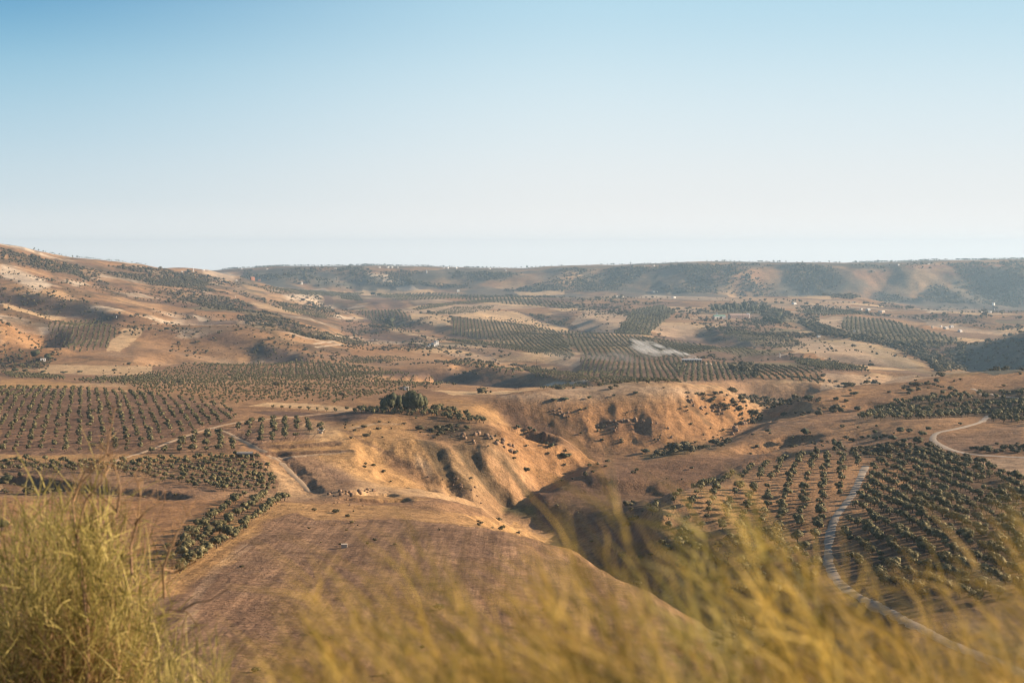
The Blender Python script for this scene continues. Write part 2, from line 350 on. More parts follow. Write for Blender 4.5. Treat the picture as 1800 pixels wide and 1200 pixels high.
# vegetation of the escarpment
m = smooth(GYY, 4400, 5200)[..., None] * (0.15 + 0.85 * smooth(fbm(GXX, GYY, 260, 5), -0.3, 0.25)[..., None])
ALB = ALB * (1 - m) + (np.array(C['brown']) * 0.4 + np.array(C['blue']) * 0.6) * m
TILL = np.zeros((NY, NA))
def mask_poly(poly, soft=1.0, n=4, wob=1.0):
    L = cast_line(list(poly) + [poly[0]], n)
    if len(L) < 3: return None
    yc = L[:,1].mean(); s = yc / 600
    js, is_ = box_of(L, 6 * s)
    X = GXX[js, is_]; Y = GYY[js, is_]
    if X.size == 0: return None
    w_ = wob * 1.6 * s
    Xw = X + w_ * fbm(X, Y, 25 * s, 2); Yw = Y + 3 * w_ * fbm(X + 77, Y, 40 * s, 2)
    ins = np.zeros(X.shape, bool)
    for k in range(len(L)):
        x0, y0 = L[k-1]; x1, y1 = L[k]
        if y0 == y1: continue
        c = ((y0 > Yw) != (y1 > Yw)) & (Xw < (x1 - x0) * (Yw - y0) / (y1 - y0) + x0)
        ins ^= c
    return js, is_, ins
def paint(name, *poly, a=0.85, till=0, soft=1, wob=1.0):
    r = mask_poly(poly, wob=wob)
    if r is None: return
    js, is_, ins = r
    c = np.array(C[name] if isinstance(name, str) else name)
    X = GXX[js, is_]; Y = GYY[js, is_]
    k = a * ins * (1 - 0.25 * np.clip(fbm(X, Y, 60, 3), 0, 1))
    if soft > 1:
        for _ in range(2): 
            k = blur(k, soft)[:k.shape[0], :k.shape[1]]
    ALB[js, is_] = ALB[js, is_] * (1 - k[..., None]) + c * k[..., None]
    if till: TILL[js, is_] = np.where(ins, till, TILL[js, is_])
def line(name, wid, *pts, a=0.85, wob=0.5, n=5):
    L = cast_line(pts, n)
    if len(L) < 2: return
    js, is_ = box_of(L, wid * 3)
    X, Y = GXX[js, is_], GYY[js, is_]
    if X.size == 0: return
    d, s, p = dist_line(L, X + wob * wid * perlin(X / wid / 4, Y / wid / 4), Y)
    k = (a * smooth(d, wid * 0.75, wid * 0.4))[..., None]
    ALB[js, is_] = ALB[js, is_] * (1 - k) + np.array(C[name] if isinstance(name, str) else name) * k
# near ground
paint((.235,.145,.09), (490,892),(530,905),(560,915),(640,914),(700,912),(800,918),(860,930),(930,941),(1000,972),(1085,1003),(1175,1052),(1225,1110),(1240,1240),(100,1240),(200,1140),(250,1090),(310,1005),(380,950), till=1, a=0.9)
paint('orange', (0,874),(300,880),(430,874),(380,920),(300,975),(200,1000),(0,990))
paint('soil', (0,806),(200,813),(400,801),(450,799),(492,850),(487,866),(300,872),(250,862),(100,846),(0,832), a=0.8)
paint('brown', (0,832),(100,846),(250,862),(350,874),(0,870))
paint('gold', (0,797),(200,799),(400,797),(430,788),(442,797),(400,803),(200,813),(0,806), soft=2)
paint((.20,.12,.08), (0,682),(120,683),(250,690),(330,705),(400,716),(415,735),(385,750),(300,772),(200,797),(0,797), a=0.9, till=2)
paint('soil', (200,797),(300,773),(400,750),(425,785),(405,796),(300,797), a=0.9, till=2)
paint((.27,.165,.105), (398,755),(440,741),(520,736),(578,755),(560,771),(450,782),(430,774), a=0.9, till=2)
paint('dry', (210,672),(215,660),(330,640),(430,638),(560,634),(700,650),(790,672),(700,690),(640,700),(600,712),(480,706),(400,712),(330,700),(250,688), a=0.8)
paint('brown', (480,648),(560,645),(620,655),(560,665),(480,660), a=0.6, soft=3)
paint('gold', (0,668),(60,668),(135,673),(130,682),(0,682))
paint('straw', (55,650),(90,640),(260,645),(270,655),(200,662),(90,657))
paint('brown', (90,655),(250,661),(350,668),(210,670),(100,662), a=0.6)
paint('straw', (440,712),(480,707),(600,714),(640,718),(600,724),(500,716), a=0.8)
paint('purple', (440,722),(500,722),(560,727),(520,731),(470,729), a=0.9)
paint('purple', (545,732),(580,726),(660,724),(640,738),(590,740),(540,736), a=0.9)
paint('gold', (700,735),(600,745),(560,770),(470,780),(480,795),(560,800),(640,845),(700,860),(820,852),(770,800),(730,760), a=0.8, soft=3)
paint('straw', (520,745),(570,742),(600,752),(610,775),(590,770),(560,775), a=0.5, soft=3)
paint('brown', (662,786),(720,808),(770,835),(805,858),(740,852),(700,830), a=0.7, soft=2)
paint('brown', (480,800),(500,798),(560,805),(600,830),(640,850),(600,868),(552,868),(520,840), a=0.65, soft=3)
paint('purple', (560,810),(590,815),(630,845),(600,850), a=0.5, soft=3)
paint('scrub', (722,735),(790,735),(850,750),(880,770),(870,785),(800,775),(760,760),(730,752), a=0.7, soft=3)
paint('olive', (742,770),(800,790),(850,830),(890,880),(860,870),(800,850),(760,810), a=0.45, soft=4)
paint('gold', (500,882),(620,885),(760,895),(900,915),(1000,965),(960,955),(860,928),(700,910),(560,913),(530,903), a=0.7)
paint('gold', (620,868),(700,868),(760,878),(700,884),(620,876), a=0.7)
paint('pale', (735,800),(765,832),(750,828),(730,808), a=0.5, soft=2)
# left border of the field
line('gold', 9, (500,885),(440,925),(380,962),(330,1000),(290,1040), a=0.8)
# mesa and side valley
paint('beige', (870,697),(1000,683),(1100,676),(1250,681),(1240,690),(1150,693),(1060,702),(985,708),(930,705), a=0.8, soft=2)
paint('orange', (985,712),(1060,706),(1150,697),(1240,692),(1330,735),(1300,762),(1200,785),(1100,790),(1030,770),(1000,740), a=0.85, soft=3)
paint('orange', (1240,690),(1290,703),(1338,737),(1310,752),(1262,725), a=0.7)
paint((.095,.058,.042), (866,704),(935,712),(985,724),(1005,745),(1020,770),(950,762),(900,747),(878,725), a=0.85, soft=4)  # hollow's shade painted in, over slightly darker soil
paint('gold', (740,705),(800,700),(862,712),(900,748),(850,742),(760,722), a=0.7, soft=3)
paint('straw', (760,685),(860,688),(945,684),(900,692),(800,694), a=0.9)
paint('dry', (750,672),(830,668),(900,678),(850,684),(760,684), a=0.7)
paint('orange', (880,752),(1000,790),(1080,818),(1060,835),(1000,850),(950,862),(920,820),(880,790), a=0.8, soft=3)
paint('green', (1120,800),(1160,788),(1200,778),(1290,778),(1260,790),(1200,797),(1140,806), a=0.8, soft=3)
paint('green', (875,893),(900,886),(945,880),(950,905),(915,905), a=0.9, soft=2)
# right bank
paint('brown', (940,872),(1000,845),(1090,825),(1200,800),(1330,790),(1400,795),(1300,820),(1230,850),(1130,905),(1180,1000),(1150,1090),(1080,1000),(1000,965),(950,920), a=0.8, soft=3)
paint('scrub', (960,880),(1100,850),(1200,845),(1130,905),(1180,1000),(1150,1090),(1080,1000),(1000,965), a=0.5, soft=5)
paint('dry', (1200,800),(1300,765),(1400,770),(1500,745),(1640,738),(1630,760),(1560,790),(1400,795),(1300,800), a=0.7, soft=3)
paint('brown', (1300,775),(1400,765),(1560,770),(1640,760),(1620,795),(1500,800),(1400,790), a=0.5, soft=5)
paint('dry', (1350,735),(1400,706),(1500,682),(1700,657),(1800,650),(1800,670),(1700,690),(1560,715),(1450,742), a=0.8)
paint('brown', (1420,735),(1500,700),(1600,690),(1560,715),(1500,735), a=0.5, soft=4)
paint('scrub', (1500,740),(1540,715),(1620,690),(1700,690),(1800,680),(1800,728),(1700,732),(1600,737), a=0.8, soft=2)
paint('plough', (1640,765),(1700,760),(1800,745),(1800,795),(1740,795),(1680,790), a=0.7, soft=2)
paint('scrub', (1430,790),(1560,782),(1620,780),(1680,800),(1740,812),(1600,808),(1500,802), a=0.7, soft=3)
paint('beige', (1690,812),(1740,806),(1900,800),(1900,850),(1800,838),(1750,820), a=0.8)
paint('dry', (1200,870),(1330,818),(1430,800),(1530,806),(1600,812),(1620,850),(1540,880),(1480,930),(1330,930), a=0.7, soft=3)
paint((.12,.078,.048), (1640,815),(1740,822),(1900,870),(1900,1100),(1500,1060),(1490,940),(1560,890), a=0.75, soft=5)  # dry leaf ground, darkened further for the shade under the orchard
paint((.13,.085,.05), (1480,960),(1900,960),(1900,1240),(1300,1240),(1180,1000),(1180,940), a=0.75, soft=6)  # same brown ground, shade of the lower slope painted in
paint('green', (1215,1100),(1300,1080),(1420,1100),(1380,1160),(1250,1150), a=0.6, soft=4)
# behind the mesa
paint('purple', (1285,680),(1340,672),(1390,690),(1390,702),(1330,695), a=0.6, soft=3)
paint('beige', (1450,655),(1560,662),(1680,660),(1600,672),(1480,680),(1440,685), a=0.7)
# left hills
paint('pale', (0,463),(40,478),(75,490),(92,503),(70,510),(30,497),(0,486), a=0.8, soft=2)
paint('pale', (110,492),(140,494),(160,500),(130,503), a=0.6, soft=2)
paint((.080,.052,.042), (0,508),(60,516),(130,532),(200,548),(240,560),(180,562),(110,556),(60,543),(0,530), a=0.9, soft=2)  # shade of the slope below the crest, painted as dark ground
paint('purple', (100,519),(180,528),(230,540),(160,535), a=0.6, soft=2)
paint('straw', (0,531),(60,545),(120,560),(100,564),(50,553),(0,543), a=0.7)  # sunlit crest of the spur, its brightness put into the ground colour
paint('orange', (0,560),(60,575),(85,605),(110,622),(60,640),(0,640), a=0.7, soft=3)
paint('soil', (85,568),(175,562),(195,575),(210,583),(190,612),(140,620),(100,608),(86,590), a=0.6)
paint('straw', (214,578),(246,578),(236,600),(212,618),(186,616), a=0.8)
paint('purple', (330,582),(400,588),(440,600),(480,612),(430,612),(370,603), a=0.75, soft=3)  # painted shade on the left-facing folds
paint((.085,.055,.045), (440,606),(500,612),(545,628),(540,638),(470,634), a=0.9, soft=2)  # deeper painted shade where the fold turns from the sun
paint('dry', (250,590),(440,612),(470,634),(300,640),(230,625), a=0.7, soft=3)
paint('scrub', (20,437),(60,452),(120,478),(180,486),(120,486),(60,470),(10,455), a=0.6, soft=2)
paint('scrub', (110,506),(160,514),(170,521),(120,516), a=0.8, soft=2)
paint('scrub', (170,470),(300,478),(400,500),(420,510),(300,500),(200,488), a=0.6, soft=3)
paint('scrub', (200,467),(250,470),(250,478),(210,474), a=0.7)
paint('scrub', (480,510),(560,515),(640,518),(640,528),(540,524), a=0.5, soft=3)
paint('scrub', (480,540),(560,545),(600,556),(540,566),(480,552), a=0.55, soft=3)
paint('purple', (570,517),(585,517),(586,530),(568,536), a=0.9)
paint('pale', (500,517),(565,517),(562,536),(540,532),(505,524), a=0.6, soft=2)
paint('straw', (440,530),(500,540),(560,552),(520,552),(450,540), a=0.7, soft=2)
paint('pale', (350,475),(410,480),(420,492),(380,486), a=0.5, soft=2)
# valley floor fields; dark strips mix dark soil with painted shade of cuts
paint('straw', (722,550),(795,557),(793,573),(763,573),(723,564), a=0.95)
paint('straw', (808,556),(847,545),(900,548),(950,558),(990,570),(1015,582),(980,583),(900,568),(850,563), a=0.95)
paint('olive', (795,558),(850,563),(905,568),(960,576),(985,585),(1010,627),(930,617),(860,598),(795,588), a=0.45)
paint('olive', (985,581),(1100,590),(1200,600),(1260,612),(1200,628),(1130,628),(1030,628),(1005,610), a=0.4)
paint('beige', (1003,568),(1030,545),(1100,548),(1107,555),(1075,588),(1045,586),(1010,576), a=0.9)
paint('purple', (905,549),(960,558),(1000,572),(1030,583),(1045,588),(1010,582),(960,568), a=0.8)  # shaded side of the cut, painted along its gully
paint('purple', (960,548),(1020,545),(1000,560), a=0.6)
paint('green', (1112,545),(1165,536),(1188,548),(1160,570),(1140,590),(1078,586),(1100,565), a=0.6)
paint('beige', (1142,582),(1160,571),(1220,574),(1228,592),(1190,598), a=0.7)
paint('purple', (1140,588),(1200,594),(1240,604),(1180,600), a=0.7)
paint('purple', (1200,590),(1300,598),(1340,612),(1280,608),(1210,602), a=0.6)
paint('soil', (1020,630),(1115,626),(1200,630),(1250,640),(1330,660),(1310,672),(1190,674),(1090,668),(1010,662), a=0.5)
paint('beige', (987,626),(1025,629),(1010,652),(976,642), a=0.9)
paint('straw', (720,600),(765,605),(820,605),(1000,628),(980,640),(850,618), a=0.6, soft=2)
paint('straw', (680,575),(720,585),(780,597),(790,602),(740,594),(690,584), a=0.85)
paint('brown', (600,560),(660,570),(720,592),(700,602),(640,596),(600,590), a=0.8, soft=2)
paint('purple', (655,590),(680,588),(690,602),(650,598), a=0.6)
paint((.10,.065,.05), (630,655),(720,647),(830,652),(900,665),(945,678),(900,684),(800,670),(700,662), a=0.85, soft=2)
paint('orange', (600,600),(700,605),(770,620),(860,640),(740,640),(620,622), a=0.6, soft=2)
paint('dry', (620,625),(760,622),(900,640),(850,650),(700,644), a=0.7)
paint('purple', (770,608),(880,612),(940,625),(860,624), a=0.7, soft=2)
paint('purple', (1060,650),(960,640),(1000,655), a=0.5)
paint('brown', (660,520),(720,535),(700,548),(655,545),(650,530), a=0.7, soft=2)
paint('purple', (652,530),(700,525),(712,535),(690,542),(660,540), a=0.6)
paint('beige', (745,540),(800,534),(950,540),(850,545),(800,556),(740,550), a=0.8)
paint('straw', (600,510),(760,510),(760,516),(640,518),(600,514), a=0.7)
paint('straw', (820,530),(900,528),(960,540),(900,538), a=0.8)
paint('straw', (900,512),(990,508),(990,518),(920,522), a=0.8)
paint('pale', (1130,518),(1280,524),(1280,528),(1120,524), a=0.4)
paint('purple', (1120,530),(1200,530),(1240,540),(1180,540), a=0.6)
paint('brown', (1240,585),(1290,566),(1360,572),(1350,586),(1300,586), a=0.8)
paint('olive', (1262,583),(1310,581),(1390,592),(1420,608),(1360,612),(1300,598), a=0.7)
paint('beige', (1350,590),(1440,596),(1470,610),(1400,616),(1340,606), a=0.7)
paint('olive', (1240,612),(1300,610),(1370,624),(1300,627), a=0.6)
paint('beige', (1400,606),(1500,600),(1600,630),(1620,650),(1500,640),(1440,625), a=0.8)
paint('purple', (1440,620),(1480,622),(1580,645),(1500,640), a=0.6, soft=2)
paint('beige', (1280,520),(1400,526),(1500,530),(1480,545),(1300,540), a=0.5)
paint('straw', (1380,518),(1460,520),(1460,526),(1390,524), a=0.7)
paint('beige', (1440,560),(1500,575),(1540,595),(1480,598),(1430,580), a=0.8)
paint('green', (1485,557),(1560,563),(1640,585),(1690,598),(1650,608),(1560,602),(1500,592),(1480,575), a=0.6)
paint('green', (1250,535),(1340,530),(1380,550),(1440,560),(1440,572),(1380,566),(1340,552),(1250,545), a=0.6, soft=2)
paint('green', (1400,565),(1440,590),(1500,600),(1560,610),(1620,635),(1640,655),(1700,650),(1720,655),(1660,662),(1590,650),(1500,610),(1430,600), a=0.35, soft=2)
paint('beige', (1600,555),(1700,575),(1800,590),(1700,585),(1640,575), a=0.7)
paint('purple', (1620,553),(1700,556),(1750,572),(1680,568), a=0.7)
paint('purple', (1540,532),(1600,536),(1620,542),(1550,541), a=0.7)
paint('purple', (1730,540),(1800,545),(1800,552),(1740,550), a=0.7)
paint('blue', (1690,606),(1750,598),(1900,588),(1900,645),(1740,660),(1700,646),(1672,622), a=0.92)
paint('pale', (1620,543),(1690,547),(1640,550), a=0.5)
paint('red', (900,575),(1000,640),(960,640), a=0.0)
# escarpment cover: dark shrubs, plus painted shade on its left-facing sides
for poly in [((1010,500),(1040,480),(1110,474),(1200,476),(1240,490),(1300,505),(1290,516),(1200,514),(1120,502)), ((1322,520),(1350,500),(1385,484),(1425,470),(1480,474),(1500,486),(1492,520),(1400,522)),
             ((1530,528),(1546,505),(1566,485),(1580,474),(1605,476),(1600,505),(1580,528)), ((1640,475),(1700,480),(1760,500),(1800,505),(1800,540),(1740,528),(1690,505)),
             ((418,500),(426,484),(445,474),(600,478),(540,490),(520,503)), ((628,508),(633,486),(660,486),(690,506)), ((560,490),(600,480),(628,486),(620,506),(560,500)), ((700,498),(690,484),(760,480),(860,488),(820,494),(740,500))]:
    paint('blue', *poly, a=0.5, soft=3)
paint('pale', (640,478),(680,482),(710,495),(740,510),(700,508),(670,490), a=0.6, soft=1)  # lit side of the spur, painted paler
paint('beige', (940,485),(990,478),(1030,475),(1010,498),(960,498), a=0.6, soft=2)
paint('red', (1240,480),(1340,478),(1345,488),(1250,492), a=0.55, soft=2)
paint('red', (1500,472),(1575,474),(1560,484),(1500,482), a=0.5, soft=2)
paint('red', (1590,465),(1780,464),(1780,470),(1600,472), a=0.6)
paint('red', (1650,476),(1720,478),(1700,484),(1660,482), a=0.6)
# tracks too far or too faint to be roads of their own
line('track', 7, (130,480),(145,487),(150,495), a=0.6)
line('track', 6, (1370,625),(1440,612),(1500,605),(1560,602))
line('track', 5, (270,568),(330,570),(400,572),(470,576))
line('pale', 9, (890,610),(700,602),(620,593),(560,590), a=0.6)
line('pale', 12, (960,678),(990,676),(1020,672), a=0.8)
line('pale', 4, (550,604),(600,598), a=0.7); line('pale', 4, (556,610),(600,605), a=0.7)
line('purple', 5, (460,797),(540,795),(600,792), a=0.7)
line('purple', 5, (440,786),(520,784),(590,778), a=0.7)
line('track', 3, (620,752),(660,745),(700,745), a=0.5)
line('track', 3, (480,806),(540,800),(600,795), a=0.6)
line('purple', 3, (600,755),(660,785),(720,818), a=0.5)
line('beige', 1.2, (330,1110),(350,1050),(385,1000),(440,960), a=0.28, wob=.2); line('beige', 1.2, (318,1110),(340,1050),(376,998),(432,956), a=0.28, wob=.2)
line('scrub', 7, (745,775),(765,800),(790,835),(810,850), a=.8); line('scrub', 8, (820,785),(838,820),(862,855),(885,880), a=.8); line('scrub', 5, (895,822),(915,850),(928,872), a=.8); line('scrub', 4, (800,785),(815,805),(825,825), a=.6)  # scrub in the runnels, dark lines also standing in for their shade
line('scrub', 6, (860,790),(875,800),(905,815), a=.5); line('brown', 9, (1060,745),(1100,750),(1150,748), a=.6); line('scrub', 6, (1200,705),(1225,725),(1245,745), a=.6); line('scrub', 5, (1225,690),(1262,715),(1285,735), a=.5)
line('scrub', 5, (985,735),(1010,752),(1040,770), a=.5); line('brown', 6, (1120,755),(1150,775),(1170,788), a=.6)

# ------------------------------------------------------------------ materials
def new_mat(name):
    m = bpy.data.materials.new(name); m.use_nodes = True
    nt = m.node_tree; b = nt.nodes['Principled BSDF']; b.inputs['Roughness'].default_value = 0.9
    b.inputs['Specular IOR Level'].default_value = 0.15
    return m, nt, b
def node(nt, t, **kw):
    n = nt.nodes.new(t)
    for k, v in kw.items():
        if k.startswith('_'): n.inputs[k[1:]].default_value = v
        else: setattr(n, k, v)
    return n
def ramp(nt, src, stops):
    n = nt.nodes.new('ShaderNodeValToRGB'); nt.links.new(src, n.inputs[0]); e = n.color_ramp.elements
    while len(e) < len(stops): e.new(0.5)
    for k, (p, c) in enumerate(stops): e[k].position = p; e[k].color = (*c, 1) if len(c) == 3 else c
    return n
def mix(nt, mode, fac, a, b):
    n = nt.nodes.new('ShaderNodeMix'); n.data_type = 'RGBA'; n.blend_type = mode
    for s, v in ((n.inputs[0], fac), (n.inputs[6], a), (n.inputs[7], b)):
        if hasattr(v, 'is_linked') or hasattr(v, 'links'): nt.links.new(v, s)
        elif isinstance(v, (int, float)): s.default_value = v
        else: s.default_value = (*v, 1)
    return n.outputs[2]
def math_n(nt, op, a, b=None):
    n = nt.nodes.new('ShaderNodeMath'); n.operation = op
    for s, v in ((n.inputs[0], a), (n.inputs[1], b)):
        if v is None: continue
        if hasattr(v, 'links'): nt.links.new(v, s)
        else: s.default_value = v
    return n.outputs[0]
def ground_material():
    m, nt, b = new_mat('ground'); L = nt.links
    at = node(nt, 'ShaderNodeVertexColor', layer_name='cover'); geo = node(nt, 'ShaderNodeNewGeometry')
    pos = geo.outputs['Position']
    def noise(scale, detail=4, rough=0.6, vec=pos):
        n = node(nt, 'ShaderNodeTexNoise', _Scale=scale, _Detail=detail, _Roughness=rough); L.new(vec, n.inputs['Vector']); return n.outputs['Fac']
    c = at.outputs['Color']
    f1 = ramp(nt, noise(0.8, 8, 0.75), [(0.36, (.58,.57,.56)), (0.5, (1,1,1)), (0.64, (1.32,1.32,1.3))]).outputs[0]
    c = mix(nt, 'MULTIPLY', 0.8, c, f1)
    f15 = ramp(nt, noise(0.28, 6, 0.72), [(0.38, (.66,.64,.62)), (0.5, (1,1,1)), (0.62, (1.2,1.2,1.18))]).outputs[0]
    c = mix(nt, 'MULTIPLY', 0.7, c, f15)
    f2 = ramp(nt, noise(0.09, 5, 0.62), [(0.32, (.66,.64,.62)), (0.5, (1,1,1)), (0.72, (1.22,1.2,1.15))]).outputs[0]
    c = mix(nt, 'MULTIPLY', 0.8, c, f2)
    f3 = ramp(nt, noise(0.021, 5, 0.6), [(0.35, (.74,.72,.70)), (0.65, (1.18,1.18,1.18))]).outputs[0]
    c = mix(nt, 'MULTIPLY', 0.55, c, f3)
    f4 = ramp(nt, noise(0.0065, 7, 0.68), [(0.38, (.62,.60,.60)), (0.5, (1,1,1)), (0.62, (1.25,1.22,1.18))]).outputs[0]
    c = mix(nt, 'MULTIPLY', 0.4, c, f4)
    # small dry tufts and stones
    v = node(nt, 'ShaderNodeTexVoronoi', _Scale=0.45, _Randomness=1.0); L.new(pos, v.inputs['Vector'])
    t = ramp(nt, v.outputs['Distance'], [(0.12, (1,1,1)), (0.24, (0,0,0))]).outputs[0]
    n2 = ramp(nt, noise(0.03, 3), [(0.48, (0,0,0)), (0.62, (1,1,1))]).outputs[0]
    c = mix(nt, 'MIX', math_n(nt, 'MULTIPLY', math_n(nt, 'MULTIPLY', t, n2), 0.8), c, (.10,.075,.04))
    # plough and seed lines on tilled ground (alpha holds how strong)
    al = at.outputs['Alpha']
    sep = node(nt, 'ShaderNodeMapping'); sep.inputs['Rotation'].default_value = (0, 0, R(-5)); sep.inputs['Scale'].default_value = (0.9, 0.035, 0.1); L.new(pos, sep.inputs['Vector'])
    st = ramp(nt, noise(1.0, 4, 0.7, sep.outputs[0]), [(0.35, (.70,.68,.66)), (0.65, (1.25,1.25,1.22))]).outputs[0]
    c = mix(nt, 'MULTIPLY', al, c, st)
    sp2 = node(nt, 'ShaderNodeMapping'); sp2.inputs['Rotation'].default_value = (0, 0, R(-5)); sp2.inputs['Scale'].default_value = (0.32, 0.008, 0.1); L.new(pos, sp2.inputs['Vector'])
    s2 = ramp(nt, noise(1.0, 3, 0.6, sp2.outputs[0]), [(0.38, (.82,.80,.78)), (0.60, (1.10,1.10,1.08))]).outputs[0]
    c = mix(nt, 'MULTIPLY', al, c, s2)
    L.new(c, b.inputs['Base Color'])
    bp = node(nt, 'ShaderNodeBump', _Strength=0.8, _Distance=0.8)
    hsum = math_n(nt, 'ADD', math_n(nt, 'MULTIPLY', noise(0.9, 5, 0.75), 0.5), math_n(nt, 'MULTIPLY', noise(0.16, 6, 0.7), 2.2))
    L.new(hsum, bp.inputs['Height']); L.new(bp.outputs[0], b.inputs['Normal'])
    return m
def tag(o, label=None, cat=None, group=None, kind=None):
    for k, v in (('label', label), ('category', cat), ('group', group), ('kind', kind)):
        if v: o[k] = v
    return o
def link(name, me, mat=None, parent=None, loc=None):
    o = bpy.data.objects.new(name, me); col.objects.link(o)
    if mat is not None and me is not None and not me.materials: me.materials.append(mat)
    if parent: o.parent = parent
    if loc is not None: o.location = loc
    return o
def np_mesh(name, V, Fq, smooth_=False):
    """mesh from numpy arrays; Fq is (n,3) or (n,4)"""
    me = bpy.data.meshes.new(name); V = np.ascontiguousarray(V, np.float32); Fq = np.ascontiguousarray(Fq, np.int32); k = Fq.shape[1]
    me.vertices.add(len(V)); me.vertices.foreach_set('co', V.ravel())
    me.loops.add(Fq.size); me.loops.foreach_set('vertex_index', Fq.ravel())
    me.polygons.add(len(Fq)); me.polygons.foreach_set('loop_start', np.arange(0, Fq.size, k, dtype=np.int32))
    me.polygons.foreach_set('loop_total', np.full(len(Fq), k, np.int32))
    if smooth_: me.polygons.foreach_set('use_smooth', np.ones(len(Fq), bool))
    me.update(calc_edges=True); me.validate(); return me
V = np.stack([GXX, GYY, H], -1).reshape(-1, 3)
idx = np.arange(NY * NA).reshape(NY, NA)
Fq = np.stack([idx[:-1,:-1], idx[:-1,1:], idx[1:,1:], idx[1:,:-1]], -1).reshape(-1, 4)
me = np_mesh('ground', V, Fq, True)
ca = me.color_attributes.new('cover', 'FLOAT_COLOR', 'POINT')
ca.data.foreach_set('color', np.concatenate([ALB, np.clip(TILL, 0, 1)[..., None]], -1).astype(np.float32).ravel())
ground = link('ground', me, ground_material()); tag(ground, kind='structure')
print('terrain', time.time() - T_START)

# ------------------------------------------------------------------ roads laid as thin sheets on the ground
def road(name, label, wid, *pts, colr=(.50,.42,.33), lift=0.12, n=8):
    L = cast_line(pts, n); out = [L[0]]
    for p in L[1:]:
        if np.hypot(*(p - out[-1])) > 4 and np.hypot(*(p - out[-1])) < 90: out.append(p)
    L = np.array(out)
    for _ in range(3): L[1:-1] = (L[:-2] + 2 * L[1:-1] + L[2:]) / 4
    res = [L[0]]
    for p, q in zip(L[:-1], L[1:]):
        k = max(1, int(np.hypot(*(q - p)) / 3))
        res += [p + (q - p) * (t + 1) / k for t in range(k)]
    L = np.array(res); T_ = np.gradient(L, axis=0); T_ /= np.maximum(np.hypot(*T_.T), 1e-6)[:,None]; N = np.c_[-T_[:,1], T_[:,0]]
    rows = []
    ww = wid * 0.92 * (1 + 0.3 * perlin(np.arange(len(L)) * 0.21, np.zeros(len(L)) + wid))
    for s in (-0.5, -0.25, 0, 0.25, 0.5):
        Q = L + N * (ww * s)[:,None]; rows.append(np.c_[Q, height(Q[:,0], Q[:,1]) + lift - (0.14 if abs(s) == 0.5 else 0)])
    Vv = np.stack(rows, 1).reshape(-1, 3); i = np.arange(len(L) * 5).reshape(len(L), 5)
    Fv = np.stack([i[:-1,:-1], i[1:,:-1], i[1:,1:], i[:-1,1:]], -1).reshape(-1, 4)[:, ::-1]
    m, nt, b = new_mat(name)
    no = node(nt, 'ShaderNodeTexNoise', _Scale=0.6, _Detail=6.0, _Roughness=0.7); g = node(nt, 'ShaderNodeNewGeometry'); nt.links.new(g.outputs['Position'], no.inputs['Vector'])
    c = np.array(colr); r_ = ramp(nt, no.outputs['Fac'], [(0.3, tuple(c * 0.7)), (0.5, tuple(c)), (0.7, tuple(c * 1.15))]); nt.links.new(r_.outputs[0], b.inputs['Base Color'])
    o = link(name, np_mesh(name, Vv, Fv, True), m); tag(o, kind='structure'); return L
ROADS = []
ROADS.append(road('paved_road', '', 3.7, (1900,803),(1790,803),(1730,801),(1690,796),(1655,785),(1636,772),(1645,760),(1690,752),(1725,742),(1738,730), colr=(.40,.33,.26)))
ROADS.append(road('farm_road', '', 3.1, (1905,1225),(1800,1185),(1720,1150),(1640,1118),(1590,1090),(1520,1055),(1472,1025),(1455,990),(1456,955),(1464,915),(1482,890),(1500,868),(1512,840),(1522,818), colr=(.33,.275,.215)))
ROADS.append(road('dirt_track', '', 2.6, (195,812),(260,792),(320,768),(370,752),(420,741),(470,737),(520,731),(600,724),(680,716), colr=(.44,.32,.21)))
ROADS.append(road('dirt_track', '', 2.4, (372,752),(395,757),(430,777),(460,793),(480,802),(500,818),(520,838),(545,865), colr=(.40,.29,.19)))
ROADS.append(road('dirt_track', '', 3.0, (1900,700),(1800,701),(1760,696),(1715,689),(1708,682), colr=(.5,.4,.3)))

